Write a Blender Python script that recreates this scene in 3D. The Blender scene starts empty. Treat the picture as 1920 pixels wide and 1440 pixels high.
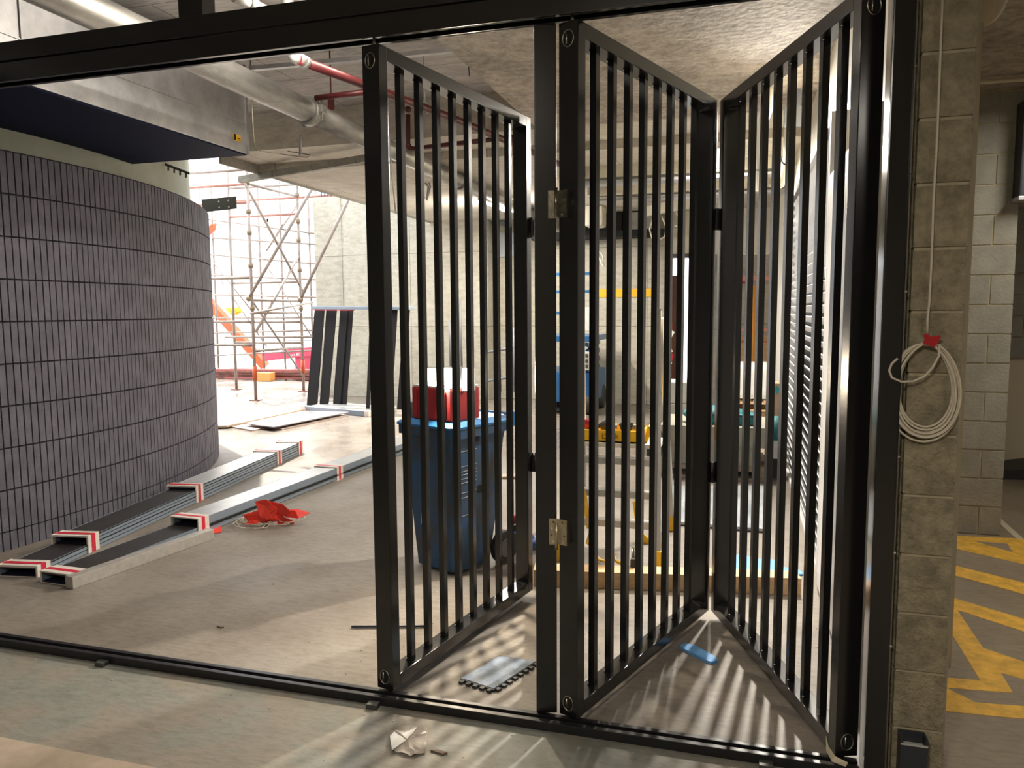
import bpy, bmesh, math, random
from mathutils import Vector, Matrix
random.seed(7)
S = bpy.context.scene
COL = S.collection

# ---------------------------------------------------------------- camera
FPX, YAW, PITCH, ROLL = 1420.0, 0.28745, 0.0958, -0.0071
CAM = Vector((0, -2.51, 1.5))
_f = Vector((-math.sin(YAW)*math.cos(PITCH), math.cos(YAW)*math.cos(PITCH), -math.sin(PITCH)))
_r0 = Vector((math.cos(YAW), math.sin(YAW), 0))
_u0 = _r0.cross(_f)
_r = _r0*math.cos(ROLL) + _u0*math.sin(ROLL)
_u = -_r0*math.sin(ROLL) + _u0*math.cos(ROLL)
cd = bpy.data.cameras.new('camera'); cam = bpy.data.objects.new('camera', cd); COL.objects.link(cam)
cd.sensor_width = 36; cd.lens = 36*FPX/1920; cd.clip_start = .05; cd.clip_end = 400
M = Matrix((( _r.x, _u.x, -_f.x, CAM.x), (_r.y, _u.y, -_f.y, CAM.y), (_r.z, _u.z, -_f.z, CAM.z), (0,0,0,1)))
cam.matrix_world = M
S.camera = cam

# ---------------------------------------------------------------- light and exposure
S.view_settings.view_transform = 'Standard'; S.view_settings.look = 'None'
S.view_settings.gamma = 1; S.view_settings.use_curve_mapping = False
S.view_settings.exposure = 0.75
W = bpy.data.worlds.new('sky'); S.world = W; W.use_nodes = True
bg = W.node_tree.nodes['Background']; bg.inputs[0].default_value = (.93, .96, 1, 1); bg.inputs[1].default_value = 2.4
sd = bpy.data.lights.new('sun', 'SUN'); sd.energy = 7; sd.angle = .02; sd.color = (1, .95, .88)
sun = bpy.data.objects.new('sun', sd); COL.objects.link(sun)
sun.rotation_euler = Vector((-.45, .35, 1.0)).to_track_quat('Z', 'Y').to_euler()

def area(name, loc, size, energy, col=(1, .93, .82), target=None, sy=None, parent=None, spread=180):
    d = bpy.data.lights.new(name, 'AREA'); d.energy = energy; d.color = col; d.size = size
    d.spread = math.radians(spread)
    if sy: d.shape = 'RECTANGLE'; d.size_y = sy
    o = bpy.data.objects.new(name, d); COL.objects.link(o); o.location = loc
    dirv = (Vector(target)-Vector(loc)) if target else Vector((0, 0, -1))
    o.rotation_euler = (-dirv).to_track_quat('Z', 'Y').to_euler()
    if parent: o.parent = parent; o.matrix_parent_inverse = parent.matrix_world.inverted()
    return o
# battens added to lift interior brightness, back soffit one inferred (fittings built further down)
FILL_BATTENS = [(-.6, -3.4, 3.02, 48), (2.6, -2.2, 2.76, 12), (-.2, 5.3, 2.93, 110), (-3.2, 7.6, 2.93, 110), (2.1, 1.9, 2.76, 17), (-2.15, 1.35, 3.30, 25)]

area('bay_flood_light', (.40, 3.52, 2.86), .14, 60, (1, .93, .82), target=(-.7, .2, 0), sy=.14, spread=115)
# ---------------------------------------------------------------- pixel to place
def ray(x, y): return _f + _r*((x-960)/FPX) - _u*((y-720)/FPX)
def G(x, y, z=0.0):
    r = ray(x, y); return CAM + r*((z-CAM.z)/r.z)
def PY(x, y, Y):
    r = ray(x, y); return CAM + r*((Y-CAM.y)/r.y)
def PX(x, y, X):
    r = ray(x, y); return CAM + r*((X-CAM.x)/r.x)

# ---------------------------------------------------------------- materials
def mat(name, col, rough=.5, metal=0.0, var=0.0, scale=8.0, bump=0.0, col2=None, emit=None, spec=.5, stretch=(1,1,1), bscale=None, detail=6):
    m = bpy.data.materials.new(name); m.use_nodes = True; n = m.node_tree.nodes; l = m.node_tree.links
    b = n['Principled BSDF']; b.inputs['Roughness'].default_value = rough; b.inputs['Metallic'].default_value = metal
    b.inputs['Specular IOR Level'].default_value = spec
    c = (*col, 1); b.inputs['Base Color'].default_value = c
    if emit: b.inputs['Emission Color'].default_value = (*emit[0], 1); b.inputs['Emission Strength'].default_value = emit[1]
    tc = n.new('ShaderNodeTexCoord'); mp = n.new('ShaderNodeMapping'); mp.inputs['Scale'].default_value = stretch
    l.new(tc.outputs['Object'], mp.inputs[0])
    no = n.new('ShaderNodeTexNoise'); no.inputs['Scale'].default_value = scale; no.inputs['Detail'].default_value = detail
    no.inputs['Roughness'].default_value = .65
    l.new(mp.outputs[0], no.inputs['Vector'])
    if var or col2:
        rp = n.new('ShaderNodeValToRGB')
        c2 = col2 if col2 else tuple(v*(1-var) for v in col)
        c1 = col if col2 else tuple(min(1, v*(1+var*.6)) for v in col)
        rp.color_ramp.elements[0].position = .35; rp.color_ramp.elements[1].position = .65
        rp.color_ramp.elements[0].color = (*c2, 1); rp.color_ramp.elements[1].color = (*c1, 1)
        l.new(no.outputs[0], rp.inputs[0]); l.new(rp.outputs[0], b.inputs['Base Color'])
    if bump:
        nb = n.new('ShaderNodeTexNoise'); nb.inputs['Scale'].default_value = bscale or scale*4; nb.inputs['Detail'].default_value = 8
        l.new(mp.outputs[0], nb.inputs['Vector'])
        bp = n.new('ShaderNodeBump'); bp.inputs['Strength'].default_value = bump; bp.inputs['Distance'].default_value = .01
        l.new(nb.outputs[0], bp.inputs['Height']); l.new(bp.outputs[0], b.inputs['Normal'])
    return m

def concrete(name, col, dark, scale=1.2, boards=None, rough=.8, bump=.25, mott=.72):
    """cast concrete: cloudy tone, pits, form-board joints"""
    m = mat(name, col, rough, col2=dark, scale=scale, bump=bump, bscale=22)
    n = m.node_tree.nodes; l = m.node_tree.links; b = n['Principled BSDF']
    rp = [x for x in n if x.type == 'VALTORGB'][0]
    tc = [x for x in n if x.type == 'TEX_COORD'][0]
    # fine mottling multiplied over the clouds
    n2 = n.new('ShaderNodeTexNoise'); n2.inputs['Scale'].default_value = 16; n2.inputs['Detail'].default_value = 9; n2.inputs['Roughness'].default_value = .75
    mp2 = n.new('ShaderNodeMapping'); mp2.inputs['Scale'].default_value = (.35, 1.3, 1) if boards else (1, 1, 1)
    l.new(tc.outputs['Object'], mp2.inputs[0]); l.new(mp2.outputs[0], n2.inputs['Vector'])
    r2 = n.new('ShaderNodeValToRGB'); r2.color_ramp.elements[0].position = .36; r2.color_ramp.elements[1].position = .6
    r2.color_ramp.elements[0].color = (mott, mott*.99, mott*.97, 1); r2.color_ramp.elements[1].color = (1, 1, 1, 1)
    l.new(n2.outputs[0], r2.inputs[0])
    mx = n.new('ShaderNodeMix'); mx.data_type = 'RGBA'; mx.blend_type = 'MULTIPLY'; mx.inputs[0].default_value = 1
    l.new(rp.outputs[0], mx.inputs[6]); l.new(r2.outputs[0], mx.inputs[7])
    out = mx.outputs[2]
    if boards:
        axes, (w, h), off, tone = boards
        br = n.new('ShaderNodeTexBrick'); br.offset = off; br.inputs['Scale'].default_value = 1
        br.inputs['Brick Width'].default_value = w; br.inputs['Row Height'].default_value = h
        br.inputs['Mortar Size'].default_value = .006; br.inputs['Mortar Smooth'].default_value = .3
        br.inputs['Color1'].default_value = (1, 1, 1, 1); br.inputs['Color2'].default_value = (tone, tone, tone, 1); br.inputs['Mortar'].default_value = (.45, .42, .38, 1)
        sx = n.new('ShaderNodeSeparateXYZ'); cx = n.new('ShaderNodeCombineXYZ'); l.new(tc.outputs['Object'], sx.inputs[0])
        l.new(sx.outputs[axes[0]], cx.inputs[0]); l.new(sx.outputs[axes[1]], cx.inputs[1]); l.new(cx.outputs[0], br.inputs['Vector'])
        m2 = n.new('ShaderNodeMix'); m2.data_type = 'RGBA'; m2.blend_type = 'MULTIPLY'; m2.inputs[0].default_value = 1
        l.new(out, m2.inputs[6]); l.new(br.outputs[0], m2.inputs[7]); out = m2.outputs[2]
    l.new(out, b.inputs['Base Color'])
    return m

def floor_material():
    m = bpy.data.materials.new('trowelled_floor'); m.use_nodes = True; n = m.node_tree.nodes; l = m.node_tree.links; b = n['Principled BSDF']
    geo = n.new('ShaderNodeNewGeometry'); sep = n.new('ShaderNodeSeparateXYZ'); l.new(geo.outputs['Position'], sep.inputs[0])
    def noise(s, d=7, r=.6, st=(1,1,1)):
        mp = n.new('ShaderNodeMapping'); mp.inputs['Scale'].default_value = st; l.new(geo.outputs['Position'], mp.inputs[0])
        t = n.new('ShaderNodeTexNoise'); t.inputs['Scale'].default_value = s; t.inputs['Detail'].default_value = d; t.inputs['Roughness'].default_value = r
        l.new(mp.outputs[0], t.inputs['Vector']); return t.outputs[0]
    def ramp(src, stops):
        r = n.new('ShaderNodeValToRGB'); e = r.color_ramp.elements
        e[0].position, e[1].position = stops[0][0], stops[-1][0]; e[0].color = (*stops[0][1], 1); e[1].color = (*stops[-1][1], 1)
        for p, c in stops[1:-1]: x = e.new(p); x.color = (*c, 1)
        l.new(src, r.inputs[0]); return r.outputs[0]
    def mix(a, bb, fac, mode='MIX'):
        x = n.new('ShaderNodeMix'); x.data_type = 'RGBA'; x.blend_type = mode
        if isinstance(fac, float): x.inputs[0].default_value = fac
        else: l.new(fac, x.inputs[0])
        l.new(a, x.inputs[6]); l.new(bb, x.inputs[7]); return x.outputs[2]
    warm = ramp(noise(1.3), [(.28, (.168, .141, .116)), (.5, (.222, .193, .162)), (.72, (.275, .246, .212))])
    green = ramp(noise(2.2), [(.3, (.150, .158, .134)), (.44, (.205, .208, .182)), (.54, (.225, .20, .165)), (.72, (.27, .235, .19))])
    # the coated carpark side starts at the track line
    st = n.new('ShaderNodeMath'); st.operation = 'LESS_THAN'; l.new(sep.outputs[1], st.inputs[0]); st.inputs[1].default_value = .03
    base = mix(warm, green, st.outputs[0])
    park = ramp(noise(1.7), [(.3, (.27, .215, .15)), (.7, (.36, .295, .215))])
    gx = n.new('ShaderNodeMath'); gx.operation = 'GREATER_THAN'; l.new(sep.outputs[0], gx.inputs[0]); gx.inputs[1].default_value = .655
    base = mix(base, park, gx.outputs[0])
    fine = ramp(noise(26, 10, .75, (.5, 1.6, 1)), [(.3, (.68, .66, .63)), (.55, (1, 1, 1)), (.75, (1, 1, 1))])
    base = mix(base, fine, 1.0, 'MULTIPLY')
    spots = ramp(noise(3.4, 3, .5), [(.22, (.42, .33, .24)), (.29, (1, 1, 1)), (.8, (1, 1, 1))])
    base = mix(base, spots, .8, 'MULTIPLY')
    l.new(base, b.inputs['Base Color'])
    # wet, glossy slab further in
    wm = n.new('ShaderNodeMapRange'); wm.inputs[1].default_value = 2.6; wm.inputs[2].default_value = 5.0; wm.inputs[3].default_value = .55; wm.inputs[4].default_value = .18
    l.new(sep.outputs[1], wm.inputs[0])
    wn = ramp(noise(.9, 4, .55), [(.42, (0, 0, 0)), (.55, (1, 1, 1)), (.8, (1, 1, 1))])
    mul = n.new('ShaderNodeMath'); mul.operation = 'MULTIPLY_ADD'; l.new(wn, mul.inputs[0]); mul.inputs[1].default_value = .16; l.new(wm.outputs[0], mul.inputs[2])
    l.new(mul.outputs[0], b.inputs['Roughness'])
    bp = n.new('ShaderNodeBump'); bp.inputs['Strength'].default_value = .18; bp.inputs['Distance'].default_value = .01
    l.new(noise(14, 6, .6), bp.inputs['Height']); l.new(bp.outputs[0], b.inputs['Normal'])
    return m

BLK = mat('black_powdercoat', (.0100, .0097, .0098), .2, var=.15, scale=3, spec=.75, bump=.02, bscale=300)
BLK2 = mat('black_track', (.012, .012, .013), .35, var=.3, scale=6, spec=.5)
DARK = mat('recess_black', (.004, .004, .004), .8)
STEEL = mat('zinc_plated_steel', (.62, .58, .48), .3, 1.0, var=.15, scale=30)
CHROME = mat('bright_screw_metal', (.85, .85, .84), .15, 1.0)
GALV = mat('galvanised_sheet', (.50, .50, .51), .5, .85, var=.22, scale=5, bump=.12, bscale=6)
GALVP = mat('galvanised_pipe', (.42, .41, .385), .46, .9, var=.35, scale=9, bump=.1, bscale=20, stretch=(1, .3, 1))
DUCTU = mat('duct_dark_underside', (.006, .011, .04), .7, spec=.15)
LBLUE = mat('pale_blue_grey_channel', (.225, .275, .33), .4, .1, var=.08, scale=6)
SILV = mat('aluminium_box', (.50, .47, .43), .42, .5, var=.12, scale=25, stretch=(.2, 1, 1))
CHDARK = mat('dark_channel_face', (.03, .026, .026), .5, var=.3, scale=12)
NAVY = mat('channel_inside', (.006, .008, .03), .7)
TAPEW = mat('white_packing_tape', (.72, .66, .60), .5, var=.1, scale=30)
TAPER = mat('red_tape_stripe', (.62, .02, .05), .45)
RED = mat('red_flagging', (.85, .05, .03), .5, var=.25, scale=9)
ROPE = mat('pale_cord', (.52, .46, .36), .7)
CABLE = mat('cream_cable', (.60, .53, .41), .5)
REDT = mat('red_insulation_tape', (.42, .015, .02), .35)
TILE = mat('grey_brick_tile', (.120, .113, .142), .7, var=.25, scale=7, bump=.3, bscale=90)
GROUT = mat('dark_grout', (.022, .018, .026), .9)
REND = mat('pale_render', (.50, .52, .44), .85, var=.1, scale=4)
SLAB = concrete('formed_soffit', (.66, .62, .54), (.52, .47, .40), 1.1, ((0, 1), (2.4, 1.2), .5, .9))
SLABL = concrete('formed_soffit_left', (.66, .63, .60), (.46, .43, .41), 1.4, ((0, 1), (1.8, .55), .5, .86), mott=.62)
SLABR = concrete('rough_soffit', (.52, .455, .375), (.30, .26, .215), 1.6, None, bump=.7, mott=.5)
CONC = concrete('cast_wall', (.52, .50, .42), (.42, .39, .32), .8, ((0, 2), (1.35, 1.25), 0, .93))
CONCD = concrete('grey_cast_wall', (.42, .40, .35), (.29, .275, .25), 1.2, ((0, 2), (.6, 1.2), 0, .95))
CREAM = mat('cream_board', (.66, .62, .52), .6, var=.08, scale=3)
WHITE = mat('white_sheet', (.80, .80, .80), .4, var=.04, scale=2)
BLOCK = mat('concrete_block', (.28, .24, .155), .9, var=.34, scale=22, bump=.9, bscale=80, detail=12)
BLOCKD = mat('concrete_block_back', (.30, .285, .235), .9, var=.16, scale=6, bump=.4, bscale=60)
MORT = mat('block_mortar', (.40, .345, .23), .9, var=.15, scale=20)
CREAMP = mat('cream_painted_edge', (.60, .53, .38), .7)
YEL = mat('yellow_floor_paint', (.85, .49, .07), .6, var=.25, scale=14, bump=.1)
BEIGE = mat('beige_floor_paint', (.36, .29, .225), .7, var=.15, scale=8)
REDP = mat('red_sprinkler_pipe', (.075, .008, .009), .45, var=.2, scale=10)
PVC = mat('white_pvc', (.72, .68, .58), .3)
BIN = mat('blue_bin_plastic', (.012, .085, .22), .42, col2=(.045, .052, .060), scale=5.5, spec=.5)
BINL = mat('blue_bin_lid', (.02, .13, .32), .4, var=.2, scale=6)
RUB = mat('black_rubber', (.03, .03, .03), .6)
GREYP = mat('grey_wheel_plastic', (.13, .14, .15), .5)
REDB = mat('red_case_plastic', (.30, .018, .022), .45, var=.1, scale=12)
LED = mat('work_light_led', (1, 1, 1), .4, emit=((1, .86, .62), 26))
YELP = mat('yellow_plastic', (.82, .48, .02), .4, var=.08, scale=10)
TAPEY = mat('yellow_tape', (.70, .40, .01), .5)
ALU = mat('ladder_aluminium', (.60, .60, .58), .35, .6, var=.1, scale=8)
WOOD = mat('sawn_pine', (.56, .38, .21), .6, var=.22, scale=5, stretch=(.6, 8, 8))
PLY = mat('plywood_tan', (.48, .36, .26), .6, var=.2, scale=3, stretch=(.5, 4, 1))
PLYG = mat('grey_form_ply', (.27, .25, .25), .4, var=.45, scale=3, stretch=(.5, 3, 1))
FOAM = mat('blue_grey_foam', (.17, .215, .28), .6, var=.4, scale=14, bump=.3, bscale=60)
BLUEF = mat('bright_blue_foam', (.13, .36, .72), .5, var=.12, scale=18)
BAG = mat('clear_plastic_bag', (.80, .72, .64), .15); BAG.node_tree.nodes['Principled BSDF'].inputs['Transmission Weight'].default_value = .55
BAG.node_tree.nodes['Principled BSDF'].inputs['IOR'].default_value = 1.1
SCAF = mat('scaffold_tube', (.27, .22, .19), .5, .2, var=.3, scale=5)
SCAFR = mat('scaffold_red_paint', (.42, .19, .15), .6, var=.3, scale=6)
BRASS = mat('scaffold_coupler', (.20, .15, .10), .5, .4)
ORAN = mat('orange_plastic', (.50, .075, .008), .5, var=.15, scale=1)
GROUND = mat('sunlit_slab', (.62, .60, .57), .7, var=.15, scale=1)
RUST = mat('rusty_steel', (.22, .08, .06), .7, var=.5, scale=6)
CARD = mat('cardboard', (.30, .19, .12), .7, var=.12, scale=5)
GBOX = mat('grey_green_carton', (.30, .285, .23), .7, var=.08, scale=4)
TEAL = mat('teal_fabric', (.01, .16, .19), .6, var=.3, scale=9)
WRAP = mat('white_wrap', (.62, .63, .62), .35, var=.12, scale=6)
BLUEM = mat('blue_machine_paint', (.02, .10, .26), .35, var=.1, scale=5)
LGREY = mat('light_grey_plastic', (.45, .45, .42), .5, var=.1, scale=10)
TOOLR = mat('tool_red', (.35, .02, .03), .4)
GLASSB = mat('pale_blue_cladding', (.35, .60, .68), .3)
PINK = mat('red_boom_paint', (.60, .06, .12), .4)
MESHF = mat('red_mesh_fence', (.80, .35, .30), .7)
BLUR = mat('blue_roof', (.30, .42, .62), .4)
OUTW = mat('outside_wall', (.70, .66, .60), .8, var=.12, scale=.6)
FLOOR = floor_material()

# ---------------------------------------------------------------- mesh helpers
class MB:
    def __init__(s): s.bm = bmesh.new()
    def _mi(s, faces, mi):
        for f in faces: f.material_index = mi
    def box(s, c, d, rot=None, bev=0.0, mi=0):
        r = bmesh.ops.create_cube(s.bm, size=1.0); vs = r['verts']
        R = rot if rot is not None else Matrix.Identity(3)
        for v in vs: v.co = Vector(c) + R @ Vector((v.co.x*d[0], v.co.y*d[1], v.co.z*d[2]))
        fs = list({f for v in vs for f in v.link_faces})
        s._mi(fs, mi)
        if bev:
            es = list({e for v in vs for e in v.link_edges})
            g = bmesh.ops.bevel(s.bm, geom=es, offset=bev, segments=2, affect='EDGES', profile=.7)
            s._mi(g['faces'], mi)
        return s
    def bx(s, x0, x1, y0, y1, z0, z1, **k): return s.box(((x0+x1)/2, (y0+y1)/2, (z0+z1)/2), (abs(x1-x0), abs(y1-y0), abs(z1-z0)), **k)
    def bar(s, a, b, w, h, bev=0.0, mi=0, up=(0, 0, 1)):
        """box from a to b, w across, h along 'up'"""
        a, b = Vector(a), Vector(b); d = b-a; L = d.length; x = d.normalized(); u = Vector(up)
        y = u.cross(x)
        if y.length < 1e-5: y = Vector((0, 1, 0)).cross(x)
        y.normalize(); z = x.cross(y)
        R = Matrix((x, y, z)).transposed()
        return s.box((a+b)/2, (L, w, h), R, bev, mi)
    def tube(s, pts, r, seg=10, mi=0, cap=True, closed=False):
        pts = [Vector(p) for p in pts]; n = len(pts); rings = []
        t0 = (pts[1]-pts[0]).normalized(); up = Vector((0, 0, 1)) if abs(t0.z) < .9 else Vector((1, 0, 0))
        nrm = (up - t0*up.dot(t0)).normalized()
        for i, p in enumerate(pts):
            if closed: t = (pts[(i+1) % n]-pts[i-1]).normalized()
            else:
                a = pts[max(i-1, 0)]; b = pts[min(i+1, n-1)]; t = (b-a).normalized()
            nrm = (nrm - t*nrm.dot(t)).normalized(); bn = t.cross(nrm)
            rr = r[i] if isinstance(r, (list, tuple)) else r
            rings.append([s.bm.verts.new(p + nrm*math.cos(2*math.pi*k/seg)*rr + bn*math.sin(2*math.pi*k/seg)*rr) for k in range(seg)])
        fs = []
        for i in range(n if closed else n-1):
            A, B = rings[i], rings[(i+1) % n]
            for k in range(seg): f = s.bm.faces.new((A[k], A[(k+1) % seg], B[(k+1) % seg], B[k])); f.smooth = True; fs.append(f)
        if cap and not closed: fs.append(s.bm.faces.new(rings[0][::-1])); fs.append(s.bm.faces.new(rings[-1]))
        s._mi(fs, mi); return s
    def prism(s, poly, z0, z1, mi=0):
        """poly: list of (x,y); extruded z0..z1"""
        a = [s.bm.verts.new((p[0], p[1], z0)) for p in poly]; b = [s.bm.verts.new((p[0], p[1], z1)) for p in poly]
        n = len(poly); fs = [s.bm.faces.new(a[::-1]), s.bm.faces.new(b)]
        for i in range(n): fs.append(s.bm.faces.new((a[i], a[(i+1) % n], b[(i+1) % n], b[i])))
        s._mi(fs, mi); return s
    def plate(s, poly3, thick, mi=0):
        """planar polygon in space given a thickness along its normal"""
        P = [Vector(p) for p in poly3]; nn = Vector((0, 0, 0))
        for i in range(len(P)): nn += P[i].cross(P[(i+1) % len(P)])
        nn.normalize(); n = len(P)
        a = [s.bm.verts.new(p) for p in P]; b = [s.bm.verts.new(p+nn*thick) for p in P]
        fs = [s.bm.faces.new(a[::-1]), s.bm.faces.new(b)]
        for i in range(n): fs.append(s.bm.faces.new((a[i], a[(i+1) % n], b[(i+1) % n], b[i])))
        s._mi(fs, mi); return s
    def cyl(s, c, r, h, axis=(0, 0, 1), seg=20, mi=0):
        a = Vector(axis).normalized(); return s.tube([Vector(c)-a*h/2, Vector(c)+a*h/2], r, seg, mi)
    def ball(s, c, rad, mi=0, sub=2):
        r = bmesh.ops.create_icosphere(s.bm, subdivisions=sub, radius=1)
        for v in r['verts']: v.co = Vector(c)+Vector((v.co.x*rad[0], v.co.y*rad[1], v.co.z*rad[2]))
        fs = {f for v in r['verts'] for f in v.link_faces}
        for f in fs: f.smooth = True
        s._mi(fs, mi); return s
    def build(s, name, m, parent=None, loc=None):
        me = bpy.data.meshes.new(name)
        bmesh.ops.recalc_face_normals(s.bm, faces=s.bm.faces)
        s.bm.to_mesh(me); s.bm.free()
        for x in (m if isinstance(m, (list, tuple)) else [m]): me.materials.append(x)
        o = bpy.data.objects.new(name, me); COL.objects.link(o)
        if parent: o.parent = parent
        if loc: o.location = loc
        return o

def tag(o, label=None, cat=None, group=None, kind=None):
    if label: o['label'] = label
    if cat: o['category'] = cat
    if group: o['group'] = group
    if kind: o['kind'] = kind
    return o
def thing(name, label, cat, loc=(0, 0, 0), rz=0, group=None):
    o = bpy.data.objects.new(name, None); COL.objects.link(o); o.empty_display_size = .1
    o.location = loc; o.rotation_euler = (0, 0, rz); bpy.context.view_layer.update()
    return tag(o, label, cat, group)
def struct(name, mb, m): return tag(mb.build(name, m), kind='structure')
def kids(o): return [c for c in bpy.data.objects if c.parent == o]
def copy_tree(o, parent=None):
    c = o.copy(); COL.objects.link(c); c.parent = parent
    for ch in kids(o): copy_tree(ch, c)
    return c
def text_on(name, s, size, origin, xdir, updir, m, parent=None, depth=.0008):
    cu = bpy.data.curves.new(name, 'FONT'); cu.body = s; cu.size = size; cu.extrude = depth; cu.align_x = 'CENTER'; cu.align_y = 'CENTER'
    o = bpy.data.objects.new(name, cu)
    x = Vector(xdir).normalized(); z = x.cross(Vector(updir)).normalized(); y = z.cross(x)
    Mx = Matrix(((x.x, y.x, z.x, origin[0]), (x.y, y.y, z.y, origin[1]), (x.z, y.z, z.z, origin[2]), (0, 0, 0, 1)))
    dg = bpy.context.evaluated_depsgraph_get(); COL.objects.link(o); bpy.context.view_layer.update()
    me = bpy.data.meshes.new_from_object(o.evaluated_get(bpy.context.evaluated_depsgraph_get()))
    bpy.data.objects.remove(o)
    me.transform(Mx); me.materials.clear(); me.materials.append(m)
    t = bpy.data.objects.new(name, me); COL.objects.link(t)
    if parent:
        t.parent = parent; t.matrix_parent_inverse = parent.matrix_world.inverted()
    return t

# ================================================================= THE SETTING
b = MB(); b.bx(-14, 7.5, -6, 14.5, -.25, 0); struct('floor', b, FLOOR)
# ceilings: raised bay left, dropped slabs around it
b = MB(); b.bx(-12, -1.72, -6, 4.15, 3.45, 3.75); struct('ceiling', b, SLABL)
b = MB(); b.bx(-5.0, 7, 4.15, 12, 3.1, 3.75); b.bx(-5.0, .7, 4.78, 12, 3.02, 3.099); struct('ceiling_back', b, SLAB)
b = MB(); b.bx(-1.72, .66, -6, 4.15, 3.1, 3.75); struct('ceiling_right', b, SLABR)
b = MB(); b.bx(.66, 7, -6, 4.15, 2.86, 3.75); struct('ceiling_carpark', b, SLABR)
b = MB(); b.bx(-1.72, .6, 5.6, 5.9, 2.9, 3.02); b.bx(-1.72, .6, 6.5, 6.75, 2.86, 3.02); struct('trim_1', b, CREAM)
# far walls
FW = 9.6
b = MB(); b.bx(-4.7, -3.15, FW+.35, FW+.6, 0, 3.02); b.bx(-3.15, -1.06, FW, FW+.3, 0, 2.62); b.bx(-3.15, -1.06, FW+.02, FW+.3, 2.72, 3.02)
struct('wall_back', b, CONC)
b = MB(); b.bx(-1.06, .75, FW, FW+.25, 2.34, 3.02); struct('wall_header', b, CREAM)
b = MB(); b.bx(-.36, -.16, FW, FW+.25, 0, 2.34); struct('wall_pier', b, CONCD)
b = MB(); b.bx(.54, .7, .22, 9.6, 0, 3.1); struct('wall_right', b, CREAM)
# cast column wall seen past the slab edge
b = MB(); b.bx(-7.3, -6.66, 9.72, 10.2, 0, 3.55); b.bx(-6.66, -4.0, 9.62, 10.2, 0, 3.6); struct('wall_column', b, CONC)
# downstand dark face is the slab step; edge trim of the slab
b = MB(); b.bx(-5.03, -5.0, 4.15, 12, 3.0, 3.75); struct('trim_2', b, CONCD)
# carpark walls behind the viewer, dim
b = MB(); b.bx(-12, 7, -6.2, -6, 0, 3.75); struct('wall_front', b, BLOCKD)
b = MB(); b.bx(7, 7.2, -6, 14, 0, 3.75); struct('wall_far_right', b, BLOCKD)
b = MB(); b.bx(-12.2, -12, -6, 1.5, 0, 3.75); struct('wall_left', b, BLOCKD)

# ---- block pier beside the jamb: courses of real blocks
def courses(name, x0, x1, y0, y1, z0, z1, ch, m1, halves=None, j=.010, extra=0.0):
    b = MB(); b.bx(x0+.004, x1-.004, y0+.006, y1-.006, z0, z1, mi=1)
    z = z0; k = 0
    while z < z1-.02:
        zz = min(z+ch, z1)
        cuts = [x0, x1]
        if halves and k % 2 == halves[0]: cuts = [x0, (x0+x1)/2, x1]
        for a, c in zip(cuts[:-1], cuts[1:]):
            b.bx(a+(j/2 if a != x0 else 0), c-(j/2 if c != x1 else 0), y0, y1, z+j/2, zz-j/2, bev=.003)
        z = zz; k += 1
    return struct(name, b, [m1, MORT])
courses('wall_block_pier', .503, .647, .03, .22, -.0116, 3.1, .1876, BLOCK)
b = MB(); b.bx(.488, .503, .055, .2, 0, 3.1); struct('trim_3', b, BLOCK)
b = MB(); b.bx(.868, .893, .93, 1.05, 0, 2.86); struct('trim_4', b, CREAMP)
courses('wall_brick_pier', 1.43, 1.70, 3.08, 3.3, 0, 2.86, .19, BLOCKD, (0,))
# far carpark wall with block courses over a rendered base
b = MB(); b.bx(1.70, 7, 5.75, 6.0, 0, 1.02, mi=1)
z = 1.02
k = 0
while z < 2.84:
    x = 1.6 - (.2 if k % 2 else 0)
    while x < 7: b.bx(max(x, 1.65)+.005, x+.395, 5.73, 5.98, z+.005, min(z+.195, 2.86), bev=.003); x += .4
    z += .2; k += 1
b.bx(1.6, 7, 5.745, 6.0, 1.0, 2.86, mi=2)
struct('wall_carpark', b, [BLOCKD, CREAMP, MORT])

# ================================================================= CURVED TILED DRUM
DC, DR = Vector((-8.9, 1.6)), 4.5
b = MB()
def ringwall(b, R, t, z0, z1, a0, a1, n, mi=0):
    for i in range(n):
        A0 = a0+(a1-a0)*i/n; A1 = a0+(a1-a0)*(i+1)/n
        q = [(DC.x+R*math.cos(A0), DC.y+R*math.sin(A0)), (DC.x+R*math.cos(A1), DC.y+R*math.sin(A1)),
             (DC.x+(R-t)*math.cos(A1), DC.y+(R-t)*math.sin(A1)), (DC.x+(R-t)*math.cos(A0), DC.y+(R-t)*math.sin(A0))]
        b.prism(q, z0, z1, mi)
A0, A1 = math.radians(-42), math.radians(75)
ringwall(b, DR-.012, .12, 0, 2.53, A0, A1, 120, 1)
pitch = .0485; da = pitch/DR; na = int((A1-A0)/da)
rows = [(0.0, .118)] + [(.127+i*.267, .127+(i+1)*.267-.011) for i in range(9)]
for (z0, z1) in rows:
    for i in range(na):
        off = 0
        a = A0+da*(i+.5); r = DR + random.uniform(-.001, .001)
        c = (DC.x+(r-.008)*math.cos(a), DC.y+(r-.008)*math.sin(a), (z0+z1)/2)
        R = Matrix.Rotation(a, 3, 'Z')
        b.box(c, (.016, pitch-.0085, z1-z0), R)
o = struct('wall_curved_tiled', b, [TILE, GROUT])
b = MB(); ringwall(b, DR-.17, .2, 0, 3.3, A0, math.radians(60), 90, 0); struct('wall_curved_render', b, REND)
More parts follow.
